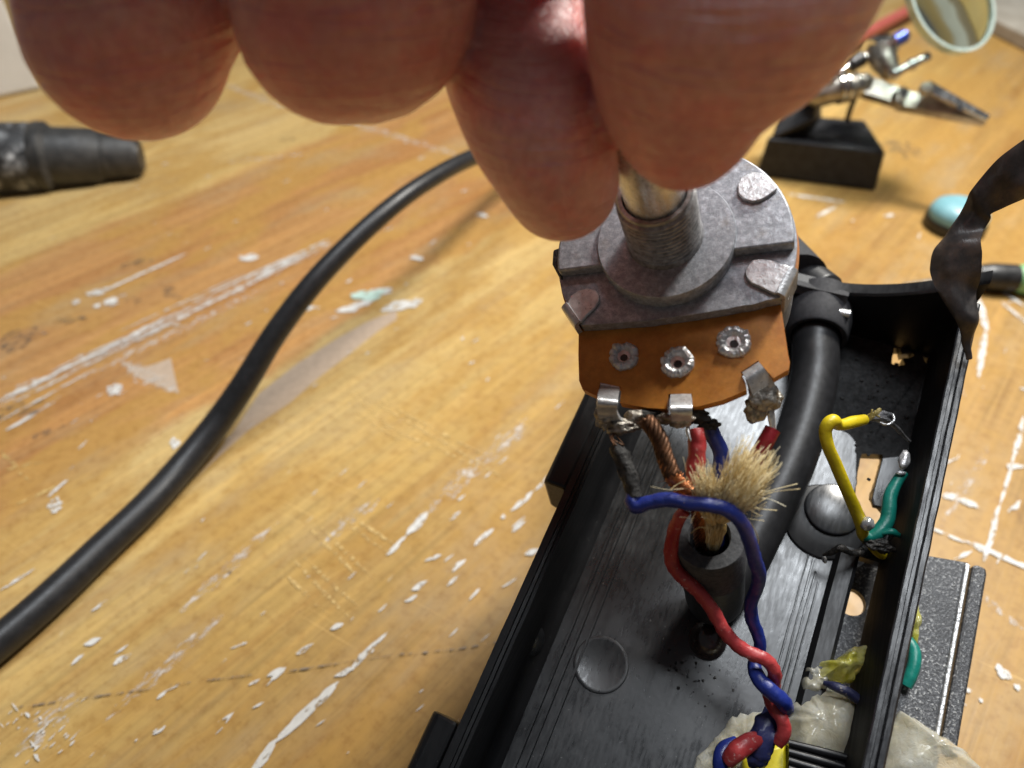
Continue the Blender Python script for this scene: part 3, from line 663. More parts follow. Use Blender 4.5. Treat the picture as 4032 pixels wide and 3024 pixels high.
# sleeve inside the housing and boot outside
sa = L(1.2, 47.3, 4.9); sb = P(3213, 1330, 4.8); sd = (sb-sa).normalized(); sl = (sb-sa).length
obj('sleeve', lathe([(4.3, -1), (4.35, sl*.5), (4.25, sl*.96), (4.05, sl+.05), (3.45, sl), (3.3, sl-3)], sa, sd, 40, wob=lambda r, h, a: (r*(1+.02*math.sin(a*2+h)), h+.5*math.sin(a+.6))), M['sleeve'], cord, smooth=50)
bt = [D(2890, 790, 126), D(2990, 905, 117.5), D(3065, 1005, 112), D(3130, 1110, 106.5)]
obj('boot', tube([bt[0], bt[1], bt[2], bt[3]], [3.2, 3.5, 4.0, 4.8], 28, 8), M['sleeve'], cord, smooth=50)

# fibre filler
def hairs(root, rr, tip, tr, n, r0=.045, bend=.6, rng_=None, lo=.75, seg=5, curl=.25):
    V, F = [], []; ax_ = (tip-root).normalized(); u = ax_.orthogonal().normalized(); v = ax_.cross(u); ln = (tip-root).length
    for i in range(n):
        a = rng_.uniform(0, 2*math.pi); q = math.sqrt(rng_.random()); A = root+(u*math.cos(a)+v*math.sin(a))*rr*q
        a2 = a+rng_.gauss(0, .5); B = root+ax_*ln*rng_.uniform(lo, 1.03)+(u*math.cos(a2)+v*math.sin(a2))*tr*q*rng_.uniform(.7, 1.15)
        pts = []
        for k in range(seg+1):
            t = k/seg; p = A.lerp(B, t)+(u*math.cos(a)+v*math.sin(a))*bend*math.sin(t*math.pi)*.3
            p += Vector((noise.noise(Vector((i, t*2.5, 0))), noise.noise(Vector((i, t*2.5, 5))), noise.noise(Vector((i, t*2.5, 9)))))*curl*t; pts.append(p)
        vv, ff = tube(pts, [r0*(1-.5*k/seg) for k in range(seg+1)], 3, 1); k0 = len(V); V += vv; F += [tuple(j+k0 for j in f) for f in ff]
    return V, F
hr = random.Random(3)
mo = mouth-ax*2.5
t1 = D(2762, 1838, 63.5); t2 = D(3000, 1775, 62.5); k1 = D(2820, 2045, 67)
o = obj('fibre_filler', join(hairs(mo+RT*.2, .8, k1, .9, 260, .07, .4, hr, .95), hairs(k1-RT*.25, .75, t1, 1.25, 230, .055, .5, hr, .4, curl=.8), hairs(k1+RT*.35, .6, t2, 2.3, 520, .05, .7, hr, .45, curl=.75), hairs(k1, .6, D(2880, 1850, 64), 1.0, 50, .045, .9, hr, .3, curl=1.0)), M['fibre'], cord, smooth=180); o['kind'] = 'stuff'
stray = []
for a, b in [((2880, 1985), (3140, 1905)), ((2890, 2000), (3150, 1925)), ((2940, 1960), (3095, 1995)), ((2930, 1950), (3050, 1880)), ((2760, 1900), (2740, 1790)), ((2700, 1860), (2690, 1800)), ((2930, 1990), (3060, 2010)), ((2870, 1960), (2990, 2010)), ((2960, 1930), (3020, 1850)), ((2700, 1890), (2640, 1930)), ((2690, 1925), (2560, 1915)), ((2920, 2000), (2990, 2030)), ((2720, 2100), (2780, 2080)), ((2750, 1900), (2870, 2000)), ((2800, 1900), (2720, 2060))]:
    c = D((a[0]+b[0])/2+hr.uniform(-15, 15), (a[1]+b[1])/2+hr.uniform(-25, 10), 64.5); stray.append(tube([D(*a, 65.5), c, D(*b, 64)], .035, 3, 5))
stray.append(tube([D(2940, 2040, 66), D(2975, 2090, 68), D(2985, 2140, 70), D(2955, 2195, 72)], .04, 3, 5))
for i in range(90):
    a = (hr.uniform(2730, 2980), hr.uniform(1880, 2050)); g = hr.uniform(-3.1, .3); l = hr.uniform(30, 90); stray.append(tube([D(*a, 65), D(a[0]+l*.5*math.cos(g)+hr.uniform(-8, 8), a[1]+l*.5*math.sin(g)+hr.uniform(-8, 8), 64.4), D(a[0]+l*math.cos(g), a[1]+l*math.sin(g), 64)], .026, 3, 4))
o = obj('stray_fibres', join(*stray), M['fibre'], cord, smooth=180); o['kind'] = 'stuff'
# bare copper screen twisted together
def twist(path, R, n, r, turns, per=10, seg=6, wild=0):
    C = [Vector(q) for q in catmull([tuple(p) for p in path], per)]; fr = frames(C); out = []
    for s in range(n):
        pts = [c+(u*math.cos(2*math.pi*(s/n+turns*i/len(C)))+v*math.sin(2*math.pi*(s/n+turns*i/len(C))))*R*(1+wild*noise.noise(Vector((s*3, i*.3, 0)))) for i, (c, (t, u, v)) in enumerate(zip(C, fr))]
        out.append(tube(pts, r, seg, 1))
    return join(*out)
cpath = [D(2545, 1655, 68), D(2592, 1720, 67), D(2618, 1800, 66.5), D(2645, 1870, 66.3), D(2690, 1925, 66.6), D(2735, 1965, 67)]
obj('copper_screen', twist(cpath[:4], .55, 7, .30, 1.6), M['copper_dull'], cord, smooth=180, label='tarnished twisted copper braid')
obj('copper_screen', join(twist(cpath[2:]+[D(2755, 2060, 70), mo-RT*.9], .62, 14, .13, 2.6, wild=.2), twist(cpath[3:], .85, 4, .075, 9, 12, 4, .25)), M['copper'], cord, smooth=180, label='bright loose copper strands wound round the braid')
cw = []
for i in range(16):
    a = D(hr.uniform(2640, 2740), hr.uniform(1880, 1980), 66); b = a+RT*hr.uniform(-2.5, 1.4)+UP*hr.uniform(-1.2, 1.2); cw.append(tube([a, a.lerp(b, .5)+UP*hr.uniform(-.5, .6)-FW*.3, b], .03, 3, 4))
o = obj('loose_copper_hairs', join(*cw), M['copper'], cord, smooth=180); o['kind'] = 'stuff'

# ================================================================== WIRES
bw = thing('blue_wire', 'blue wire with charred black top bending across the fibre tuft and down the housing', 'wire', P(2957, 2400, 0))
bpts = [D(2420, 1752, 68), D(2445, 1795, 67.5), D(2468, 1850, 67), D(2490, 1915, 66.5), D(2500, 1958, 66.3)]
obj('charred_insulation', tube(bpts, [.65, .8, .88, .75, .72], 14, 8, jit=.35, freq=1.1), M['char'], bw, smooth=60)
blue = [D(2497, 1950, 66.4), D(2492, 1978, 66.2), D(2512, 1993, 66.0), D(2560, 1978, 65.6), D(2625, 1967, 65.2), D(2700, 1980, 64.6), D(2790, 1988, 64.0), D(2865, 2008, 64.0), D(2920, 2058, 64.6), D(2950, 2130, 66), D(2972, 2205, 68), D(2989, 2262, 70), D(2980, 2315, 72), D(2958, 2372, 73.5), D(2959, 2430, 74.5), D(2978, 2480, 75), D(2992, 2530, 75.3), D(2986, 2575, 75.6), D(2970, 2622, 75), D(2990, 2676, 73.8), D(3037, 2722, 73), D(3080, 2760, 73.2), D(3094, 2790, 74.5), D(3070, 2812, 76.3)]
obj('insulation', tube(blue, [.72, .74, .72]+[.68, .7, .66, .67, .7, .68, .66, .69, .71, .66, .67, .7, .68, .66, .7]+[.74, .80, .84, .84, .78, .7], 16, 8, jit=.12, freq=1.3), M['blue'], bw, smooth=180)
obj('insulation', tube([D(3040, 2800, 76.3), D(3022, 2850, 75.6), D(3000, 2910, 75.2), D(2985, 2975, 75.4), D(2940, 2985, 75.6)], [.8, 1.15, 1.25, 1.1, .8], 14, 8, jit=.4, freq=.9), insul('grimy_blue_insulation', (.02, .025, .09), (.04, .045, .14), .6, (.16, .14, .16)), bw, smooth=60, label='grimy flattened blue end in the glue')
obj('insulation', tube([D(2900, 2925, 76), D(2852, 2950, 75.5), D(2838, 3000, 75), D(2845, 3080, 75)], [.7, .8, .85, .8], 14, 6, jit=.1), M['blue'], bw, smooth=60)
obj('stranded_ends', join(*[tube([D(2405+i*7, 1690, 68), D(2412+hr.uniform(-12, 25), 1725, 67.6), D(2430+hr.uniform(-22, 30), 1755, 67.3)], .06, 4, 4) for i in range(6)]), M['copper_dull'], bw, smooth=180)

rw_ = thing('red_wire', 'scuffed red wire leaving the cord mouth and crossing the blue wire', 'wire', P(2848, 2477, 0))
red = [D(2700, 2010, 68.5), D(2672, 2045, 69), D(2652, 2100, 70.5), D(2643, 2165, 72.3), D(2650, 2226, 73), D(2697, 2282, 73.2), D(2757, 2338, 73.6), D(2808, 2408, 74), D(2848, 2477, 74), D(2898, 2537, 73.8), D(2957, 2574, 73.5), D(3015, 2598, 73.3), D(3046, 2638, 73.5), D(3046, 2690, 74.6), D(3030, 2735, 75.2), D(3048, 2785, 74.6), D(3079, 2832, 73.9), D(3086, 2885, 73.9), D(3062, 2922, 74.4)]
obj('insulation', tube(red, [.6, .62, .66]+[.72]*16, 16, 8, jit=.2, freq=1.2), M['red'], rw_, smooth=180)
obj('insulation', tube([D(3000, 2905, 75.3), D(2950, 2925, 74.2), D(2900, 2960, 73.9), D(2868, 2995, 74.4)], [.7, .95, 1.0, .8], 14, 6, jit=.2), M['red'], rw_, smooth=180, label='red end emerging from the glue')

r2 = thing('sleeved_red_wire', 'thick dull red wire from the middle solder lug into the fibre tuft', 'wire', D(2745, 1850, 68))
obj('insulation', tube([D(2740, 1690, 68.5), D(2746, 1740, 68.2), D(2742, 1800, 68), D(2738, 1870, 67.8), D(2752, 1960, 68.5), mo-RT*.3], [.70, .88, .9, .86, .7, .6], 16, 7, jit=.22, freq=1.1), M['red'], r2, smooth=180)
obj('bare_tip', tube([D(2712, 1662, 69.2), D(2708, 1700, 68.3), D(2722, 1738, 67.8)], [.14, .2, .12], 8, 5), M['tin'], r2, smooth=180)
r3 = thing('dark_red_wire', 'dark red wire hanging from the right solder lug', 'wire', D(3010, 1730, 70))
obj('insulation', tube([D(3044, 1690, 70), D(3018, 1735, 70), D(2985, 1790, 70.3), D(2930, 1880, 70.6), D(2860, 1990, 71)], .80, 16, 7, jit=.08), M['darkred'], r3, smooth=60)
obj('bare_strand', join(*[tube([D(3032+i*4, 1598, 69.5), D(3030+i*7, 1640, 69.4), D(3042+i*3, 1692, 69.6)], .2, 8, 5) for i in (0, 1, 2)]), M['bright'], r3, smooth=180)
b3 = thing('short_blue_wire', 'faded blue wire behind the thick red one, half hidden by fibres', 'wire', D(2815, 1760, 71))
obj('insulation', tube([D(2785, 1660, 71), D(2810, 1720, 71), D(2840, 1790, 71), D(2830, 1900, 71), mo+RT*.8], .78, 14, 7), M['blue'], b3, smooth=180)

yw = thing('yellow_wire', 'bright yellow wire bent over inside the right of the housing', 'wire', P(3370, 2000, 0))
yel = [D(3405, 1652, 84), D(3360, 1662, 83), D(3320, 1672, 82), D(3298, 1672, 81.5), D(3283, 1656, 80.5), D(3262, 1668, 80.3), D(3249, 1700, 80.6), D(3262, 1760, 81), D(3292, 1830, 82), D(3330, 1920, 83), D(3370, 2010, 84.5), D(3394, 2075, 85.5), D(3400, 2110, 86.5), D(3440, 2150, 89)]
obj('insulation', tube(yel, [.62, .72, .66, .66, .74, .74, .72, .7, .7, .7, .72, .74, .66, .6], 16, 8, jit=.05), M['yellow'], yw, smooth=180)
obj('frayed_end', join(*[tube([D(3400, 1655, 84), D(3425+hr.uniform(-8, 8), 1640+hr.uniform(-14, 14), 83.6), D(3440+hr.uniform(-6, 30), 1625+hr.uniform(-20, 22), 83.4)], .12, 5, 4) for i in range(16)]), insul('dirty_yellow_fuzz', (.26, .20, .06), (.40, .32, .10)), yw, smooth=180)
obj('solder_bead', ico(D(3415, 2064, 84.2), .75, 3, .2, 2, (1, 1, 1.3), 3), M['bright'], yw, smooth=180)
tw = thing('teal_wire', 'teal green wire curving beside the slot to a blob of burnt solder', 'wire', P(3500, 2000, 0))
tl = [D(3556, 1862, 88.5), D(3530, 1900, 88), D(3505, 1955, 87.5), D(3500, 2005, 87), D(3492, 2050, 86.6), D(3462, 2092, 86.2), D(3425, 2113, 86.2), D(3400, 2106, 86), D(3396, 2088, 85.4)]
obj('insulation', tube(tl, [.62, .7, .78, .85, .86, .85, .7, .5, .35], 16, 8, jit=.05), M['teal'], tw, smooth=180)
obj('frayed_skin', tube([D(3470, 2100, 85.6), D(3510, 2094, 85.2), D(3540, 2108, 85.4), D(3555, 2098, 86)], [.25, .4, .3, .1], 8, 6, jit=.3), M['teal'], tw, smooth=180)
obj('melted_tip', join(ico(D(3560, 1810, 88), 1.0, 3, .35, 1.4, (.6, 1.5, .5), 2, (cu, cdv, cn)), ico(D(3548, 1862, 87.6), .5, 2, .3, 2, (1.3, .7, .6), 5)), simple('whitened_solder', (.5, .5, .52), (.75, .75, .77), (.2, .4), .6, 1.5, .1), tw, smooth=180)
sb_ = join(ico(D(3455, 2140, 86), 1.15, 4, .5, 1.6, (1.5, .8, .6), 9, (cu, cdv, cn)), ico(D(3480, 2158, 86.2), .8, 3, .5, 2, (1, 1, .7), 4), ico(D(3430, 2130, 86), .6, 3, .5, 2, (1, 1, .7), 6), tube([D(3395, 2170, 86.5), D(3350, 2178, 85.5), D(3310, 2158, 85), D(3270, 2178, 86), D(3242, 2185, 87)], [.5, .38, .5, .32, .2], 8, 6, jit=.6), tube([D(3480, 2140, 86), D(3520, 2110, 85.4)], .12, 6, 2))
obj('burnt_joint', sb_, simple('burnt_flux', (.012, .012, .012), (.10, .09, .08), (.15, .5), .35, 1.5, .3, 2), tw, smooth=180)
obj('solder_bead', ico(D(3246, 2202, 87.5), .42, 2, .3, 2, (.6, 1.3, 1), 5), M['bright'], tw, smooth=180)
tf = thing('frayed_wire_end', 'crumpled dark bare wire end fraying beside the tip of the yellow wire', 'wire', P(3470, 1650, 0))
obj('strand', join(tube([D(3430, 1648, 86), D(3470, 1645, 85.5), D(3505, 1665, 86), D(3550, 1705, 88), D(3582, 1738, 89)], [.3, .45, .4, .25, .15], 8, 6, jit=.7), ico(D(3470, 1632, 86), .8, 3, .6, 1.8, (1.5, .6, .5), 8)), simple('grey_foil', (.10, .10, .105), (.32, .32, .33), (.25, .5), .7, 2, .2), tf, smooth=60)
obj('strand', tube([D(3450, 1655, 85.8), D(3490, 1672, 85), D(3520, 1655, 85), D(3515, 1630, 85.5)], .16, 8, 6), M['bright'], tf, smooth=180)
y2 = thing('yellow_wire_end', 'short yellow wire piece under the burnt solder joint', 'wire', P(3480, 2185, -1))
obj('insulation', tube([D(3435, 2150, 88.5), D(3462, 2178, 88.8), D(3490, 2188, 89)], .62, 12, 5), M['yellow'], y2, smooth=180)
g2 = thing('teal_wire_loop', 'small teal wire loop on the bracket plate right of the rail', 'wire', P(3590, 2600, hb))
obj('insulation', tube([P(3565, 2700, hb+1.2), P(3585, 2660, hb+1.6), P(3600, 2610, hb+1.8), P(3598, 2560, hb+1.6), P(3570, 2520, hb+1.2), P(3540, 2500, hb+1)][0:6], .75, 14, 7), M['teal'], g2, smooth=180)
n2 = thing('navy_wire', 'navy wire lying across the glue just left of the rail', 'wire', P(3330, 2720, 2))
obj('insulation', tube([P(3245, 2690, 2.5), P(3290, 2705, 3.3), P(3340, 2725, 3.3), P(3390, 2760, 3)], [.3, .55, .6, .55], 12, 6, jit=.2), insul('navy_insulation', (.012, .013, .04), (.04, .045, .11), .8, (.55, .45, .35)), n2, smooth=180)

# ================================================================== TAPE
tape = thing('electrical_tape_strip', 'curled strip of old black electrical tape rising off the housing corner', 'tape', D(3800, 1400, 86))
q = 1.0
tp = [((4260, 470, 74), (4260, 740, 78)), ((4120, 505, 76), (4120, 752, 79)), ((4032, 548, 78), (4032, 784, 80)), ((3930, 625, 80), (3948, 822, 81)), ((3835, 735, 82), (3894, 850, 82)), ((3790, 812, 84), (3883, 880, 82.5)), ((3722, 930, 85.5), (3864, 905, 82.5)), ((3668, 1012, 86), (3857, 935, 82)), ((3657, 1060, 85.5), (3866, 1000, 82)), ((3684, 1130, 85), (3862, 1095, 83)), ((3745, 1235, 84.5), (3850, 1190, 84)), ((3790, 1330, 85), (3832, 1300, 85)), ((3800, 1415, 86), (3818, 1400, 86))]
obj('tape_strip', ribbon([(D(*a), D(*b)) for a, b in tp], .16, 8, 12, 1.1, .35), M['tape'], tape, smooth=60)

# ================================================================== POTENTIOMETER
pot = thing('potentiometer', 'round grey metal potentiometer with amber board held by its shaft', 'potentiometer', PL(0, 0, -11))
R = 12.0
def circ(r, a0, a1, h, n=60): return [PL(r*math.cos(math.radians(a0+(a1-a0)*i/n)), r*math.sin(math.radians(a0+(a1-a0)*i/n)), h) for i in range(n+1)]
def pab(p): q_ = p-PO; return q_.dot(px_), q_.dot(py_)
ca, cb_ = pab(Q(2275, 1292)), pab(Q(3062, 1168))
def angle(p): return math.degrees(math.atan2(p[1], p[0]))
a_l = angle(ca) % 360; a_r = angle(cb_) % 360
# plate : circle cut by a ragged chord
def chord(h, n=16, amp=.12):
    A = PL(R*math.cos(math.radians(a_l)), R*math.sin(math.radians(a_l)), h); B = PL(R*math.cos(math.radians(a_r)), R*math.sin(math.radians(a_r)), h)
    return [A.lerp(B, i/n)-py_*(1.5*4*(i/n)*(1-i/n))*.35+py_*amp*noise.noise(Vector((i*.9, 2, 1))) for i in range(1, n)]
outp = circ(R, a_r-360 if a_r > a_l else a_r, a_l, 0, 70)
if a_r > a_l: outp = circ(R, a_r-360, a_l, 0, 70)
pl_out = outp+chord(0)
obj('mounting_plate', prism(pl_out, pn, 1.5), M['zinc'], pot, smooth=30, bevel=.15)
# raised half
sl1, sl2 = pab(Q(2218, 1082, 1.1)), pab(Q(3118, 966, 1.1))
def yline(x): return sl1[1]+(sl2[1]-sl1[1])*(x-sl1[0])/(sl2[0]-sl1[0])
rp = [p for p in circ(R-.25, -40, 220, 1.45, 90) if pab(p)[1] > yline(pab(p)[0])]
rp_lo = [p-pn*1.15 for p in rp]
obj('raised_step', ngon_prism(rp, pn, 1.5), M['zinc'], pot, smooth=30, bevel=.22)
# central boss, threaded bushing, shaft
fo = PL(*pab(Q(2617, 932, 1.9)), 0)
obj('centre_boss', lathe([(6.9, -.2), (6.9, 1.8), (6.8, 1.95), (3.9, 2.0)], fo, pn, 72), M['zinc'], pot, smooth=35)
prof = [(3.9, 1.9), (3.75, 2.3)]
h = 2.5
while h < 9.0: prof += [(3.72, h), (3.70, h+.08), (3.34, h+.3), (3.34, h+.36)]; h += .62
prof += [(3.5, 9.3), (3.38, 9.5), (3.02, 9.55), (2.95, 8.9), (2.9, 7)]
obj('threaded_bushing', lathe(prof, fo, pn, 56), M['thread'], pot, smooth=25)
obj('shaft', lathe([(2.82, 6.5), (2.82, 9), (2.82, 20.0), (2.5, 20.4)], fo, pn, 40), M['steel'], pot, smooth=40)
# board
bd_px = [(2279, 1270), (2277, 1400), (2280, 1499), (2294, 1534), (2349, 1559), (2364, 1506), (2446, 1524), (2441, 1586), (2548, 1606), (2627, 1611), (2632, 1551), (2724, 1551), (2727, 1601), (2747, 1601), (2846, 1576), (2940, 1536), (2936, 1509), (2916, 1465), (2985, 1420), (3045, 1490), (3105, 1455), (3110, 1425), (3104, 1400), (3072, 1184)]
bh = -1.55
bd = [Q(x, y, bh) for x, y in bd_px]
s0, s1 = angle(pab(bd[-1])), angle(pab(bd[0]))
ang1 = angle(pab(Q(3030, 705, bh))); ang2 = angle(pab(Q(2500, 740, bh)))
upt = [Q(x, y, bh) for x, y in [(2972, 676), (2896, 640), (2700, 625), (2560, 650)]]
bd += circ(12.25, s0+6, ang1, bh, 24)+upt+circ(12.25, 110, (s1 % 360)-6, bh, 24)
obj('terminal_board', prism(bd, pn, 1.3), M['phenolic'], pot, smooth=30, bevel=.18)
obj('can', lathe([(12.1, bh-1.32), (12.1, bh-3), (11.9, bh-9.0), (11.4, bh-9.8), (0, bh-9.9)], PO, pn, 72), M['zinc'], pot, smooth=35)
# folded lugs of the can
def foldlug(pts, h, th=.42, lab=None):
    return obj('folded_lug', ngon_prism([Q(x, y, h+th) for x, y in pts], pn, th), M['tin'], pot, smooth=40, bevel=.1)
def C1(c): return (2100+c[0]*.497, 600+c[1]*.497)
foldlug([C1(c) for c in [(1650, 190), (1618, 250), (1622, 320), (1665, 368), (1740, 388), (1810, 372), (1870, 335), (1935, 285), (1880, 215), (1800, 158), (1730, 150)]], 1.48)
foldlug([C1(c) for c in [(1740, 850), (1695, 895), (1675, 945), (1690, 995), (1730, 1035), (1800, 1065), (1870, 1100), (1920, 1120), (2035, 905), (1960, 875), (1880, 850), (1800, 842)]], .05)
foldlug([C1(c) for c in [(300, 1130), (360, 1090), (430, 1072), (490, 1088), (522, 1130), (520, 1180), (480, 1235), (420, 1290), (378, 1345), (330, 1290), (270, 1190)]], .05)
def wrap(p1, p2, dn):
    a = Q(*p1, .55); b = Q(*p2, .55); m = (a+b)/2; out = (m-PO); out = (out-pn*out.dot(pn)).normalized()
    obj('lug_side', ribbon([(a, b), (a+out*.45-pn*.15, b+out*.45-pn*.15), (a+out*.6-pn*.7, b+out*.6-pn*.7), (a+out*.55-pn*dn, b+out*.55-pn*dn)], .5, 5, 3), M['tin'], pot, smooth=50)
wrap(C1((1925, 1115)), C1((2030, 905)), 4)
wrap(C1((270, 1190)), C1((375, 1340)), 4)
# dark stop tab at the left
obj('stop_tab', hull([PL(*pab(Q(x, y, .4)), hh) for x, y in [(2178, 985), (2206, 975), (2212, 1100), (2195, 1080), (2174, 1040)] for hh in (.5, -1.6)]), simple('grimy_dark_metal', (.05, .05, .045), (.12, .12, .11), (.4, .6), .6, 1.2, .15), pot, smooth=30, bevel=.2)
# eyelets
def eyelet(c, r, rough_):
    O_ = Q(*c, bh)
    def wb(rr, hh, a):
        k = noise.noise(Vector((math.cos(a)*2.4, math.sin(a)*2.4, c[0]*.01)))+.6*noise.noise(Vector((math.cos(a)*6, math.sin(a)*6, c[0]*.01)))
        return (rr*(1+.10*k) if rr > r*.5 else rr), hh+(.22*k if hh > .2 else 0)
    o = obj('eyelet', lathe([(r*1.04, -.05), (r, .26), (r*.86, .46), (r*.7, .5), (r*.54, .36), (r*.44, .12), (r*.42, .06), (0, .06)], O_, pn, 64, wob=wb), M['bright'] if rough_ else M['tin'], pot, smooth=30)
    obj('eyelet_hole', lathe([(r*.27, .03), (r*.25, .09), (0, .09)], O_-px_*.0-py_*.12*r, pn, 20), M['dark'], o, smooth=0)
eyelet((2456, 1403), 1.5, 0); eyelet((2668, 1427), 1.62, 1); eyelet((2889, 1348), 1.66, 1)
# solder lugs
def terminal(edges, blob, n=3):
    o = obj('solder_lug', ribbon(edges, .45, 6, 4, .12), M['tin'], pot, smooth=60)
    for i, (c, r, s_, sd_) in enumerate(blob):
        obj('solder', ico(c, r, 4, .38, 1.5, s_, sd_, (RT, UP, -FW)), M['solder'], o, smooth=180)
q0 = lambda x, y, h=0: Q(x, y, bh+h)
terminal([(q0(2366, 1508, -.3), q0(2440, 1524, -.3)), (q0(2362, 1530, .25), q0(2438, 1545, .25)), (D(2352, 1570, 66.6), D(2432, 1580, 66.6)), (D(2352, 1620, 67.2), D(2430, 1618, 67)), (D(2372, 1665, 68.3), D(2446, 1650, 68)), (D(2420, 1700, 69.2), D(2480, 1672, 69))],
         [(D(2378, 1640, 68), 1.0, (.8, 1.2, .6), 1), (D(2440, 1680, 68.4), 1.1, (1.4, .7, .7), 2), (D(2500, 1650, 69), 1.0, (1, .9, .7), 3)])
terminal([(q0(2641, 1556, -.3), q0(2722, 1556, -.3)), (q0(2640, 1575, .25), q0(2724, 1575, .25)), (D(2640, 1608, 66.6), D(2724, 1608, 66.6)), (D(2642, 1645, 67.2), D(2722, 1645, 67.2)), (D(2650, 1675, 68.2), D(2714, 1672, 68.2))],
         [(D(2680, 1655, 67.8), .95, (1.3, .7, .6), 4), (D(2625, 1650, 69), .8, (1.2, .7, .6), 5)])
terminal([(q0(2926, 1474, -.3), q0(2992, 1432, -.3)), (q0(2936, 1490, .25), q0(3004, 1448, .25)), (D(2950, 1528, 67.4), D(3028, 1480, 67.4)), (D(2966, 1575, 68), D(3055, 1530, 68)), (D(2965, 1615, 69), D(3060, 1580, 69)), (D(2950, 1640, 70), D(3035, 1625, 70))],
         [(D(3005, 1560, 67.9), 1.25, (1.1, 1.1, .55), 6), (D(2970, 1610, 69), 1.1, (.9, 1.1, .7), 7), (D(3040, 1570, 68.9), 1.0, (1, .9, .7), 8)])
obj('charred_flux', join(ico(D(2745, 1640, 69.5), 1.1, 3, .6, 2, (1.2, .7, .7), 3), ico(D(2790, 1672, 69.6), .9, 3, .7, 2.2, (1.1, .6, .6), 5), ico(D(2555, 1640, 70), 1.2, 3, .4, 1.6, (1.4, .7, .7), 6)), M['char'], pot, smooth=60)

# ================================================================== HAND
def flesh(chain, tail):
    rows = catmull([(*D(x, y, d), r_*d/FPX) for x, y, d, r_ in chain]+tail, 7)
    return join(*[ico(Vector(q_[:3]), q_[3], 3) for q_ in rows])
fA = flesh([(505, 165, 51, 375), (515, 40, 50.5, 402), (545, -150, 51.5, 420)], [(-27, 64, 116, 8.5), (-29, 66, 136, 9.5), (-27, 64, 156, 11)])
fB = flesh([(1312, 95, 50, 380), (1365, 10, 49.5, 440), (1400, -120, 50, 498)], [(-11.5, 65, 116, 9.5), (-13, 68, 138, 10.5), (-14, 66, 160, 12)])
fC = flesh([(2212, 722, 58.5, 228), (2170, 610, 56, 260), (2095, 440, 55.5, 288), (2035, 200, 59, 312), (2020, -60, 61, 330)], [(1, 65, 116, 9), (1, 68, 138, 10.5), (-2, 66, 160, 12)])
fD = flesh([(2700, 500, 50.5, 248), (2703, 420, 50, 305), (2712, 300, 48.5, 368), (2755, 150, 47, 448), (2825, 0, 46, 532), (2890, -180, 46, 600)], [(16, 56, 118, 11.5), (15, 60, 138, 13), (6, 62, 160, 14)])
def palm():
    V_ = lambda *p: Vector(p)
    parts = []
    for pts, rr in (([V_(-27, 65, 150), V_(-26, 60, 180), V_(-18, 55, 205)], [11, 12, 13]), ([V_(-12, 66, 150), V_(-13, 60, 180), V_(-14, 52, 210)], [13, 14, 16]), ([V_(4, 64, 150), V_(0, 58, 180), V_(-8, 52, 208)], [13, 15, 16]), ([V_(-13, 54, 200), V_(-26, 40, 250), V_(-38, 26, 300)], [19, 20, 22])):
        rows = catmull([(*p, q_) for p, q_ in zip(pts, rr)], 6); parts += [ico(Vector(q_[:3]), q_[3], 3) for q_ in rows]
    return parts
hv = join(fA, fB, fC, fD, *palm())
hand = obj('person', hv, M['skin'], None, smooth=180, base=D(1500, -1500, 100))
tag(hand, 'bare hand reaching in from above, thumb and fingertip pinching the metal shaft', 'person')
rm = hand.modifiers.new('remesh', 'REMESH'); rm.mode = 'VOXEL'; rm.voxel_size = .40*S; rm.use_smooth_shade = True
sm = hand.modifiers.new('smooth', 'SMOOTH'); sm.factor = .5; sm.iterations = 3

# ================================================================== HELPING-HAND TOOL
hh = thing('helping_hand_stand', 'soldering helping hand with black cast base, chrome joints and alligator clip', 'tool stand', Z(3200, 650, 0))
FL, FR = Z(2972, 694, 0), Z(3446, 756, 0); TR = Z(3410, 480, 13); TR.z = 0
sx = (FR-FL).normalized(); back_ = Vector((-sx.y, sx.x, 0)); BR = TR; BL = FL+back_*26+sx*9
z12 = ZA*14; sc1 = .93
base_pts = [FL, FR, BR, BL]; cen = (FL+FR+BR+BL)/4
obj('base', hull([p for p in base_pts]+[cen+(p-cen)*.95+z12 for p in base_pts]), M['iron'], hh, smooth=30, bevel=.9)
tops = [cen+(p-cen)*.95+z12*.97 for p in base_pts]
pk = [D(3188, 318, 242), D(3232, 322, 240)]
lf = tops[0].lerp(tops[1], .06); md_ = tops[0].lerp(tops[1], .42).lerp(tops[3], .55)
obj('base_ramp', hull([tops[0].lerp(tops[1], .03), tops[0].lerp(tops[1], .38).lerp(tops[3], .35), tops[3], tops[3].lerp(tops[2], .4), *pk, pk[0]-Vector((6, 0, 0))+back_*6, D(3205, 470, 238)]), M['iron'], hh, smooth=30, bevel=1.0)
hd = 236
obj('swivel_block', tube([D(3225, 372, hd), D(3290, 352, hd-2), D(3350, 345, hd-3), D(3400, 325, hd-4)], [4.0, 4.3, 3.9, 3.0], 20, 6, round_end=(True, True), jit=.12, freq=.3), M['clip'], hh, smooth=180)
for x, y, r in ((3300, 350, 4.9), (3325, 345, 4.9), (3372, 335, 4.0)):
    ax2 = (D(3400, 325, hd)-D(3225, 372, hd)).normalized(); obj('washer', lathe([(0, -.5), (r, -.5), (r, .5), (0, .5)], D(x, y, hd-3), ax2, 28), M['chrome'], hh, smooth=30, bevel=.15)
obj('wing_nut', hull([D(x, y, d_) for x, y in [(3262, 325), (3290, 330), (3294, 250), (3290, 222), (3272, 262)] for d_ in (hd-6, hd-4.5)]), M['chrome'], hh, smooth=30, bevel=.4)
obj('rod', tube([D(3295, 288, hd), D(3350, 255, hd), D(3440, 208, hd), D(3575, 138, hd)], 1.35, 14, 3), M['chrome'], hh, smooth=180)
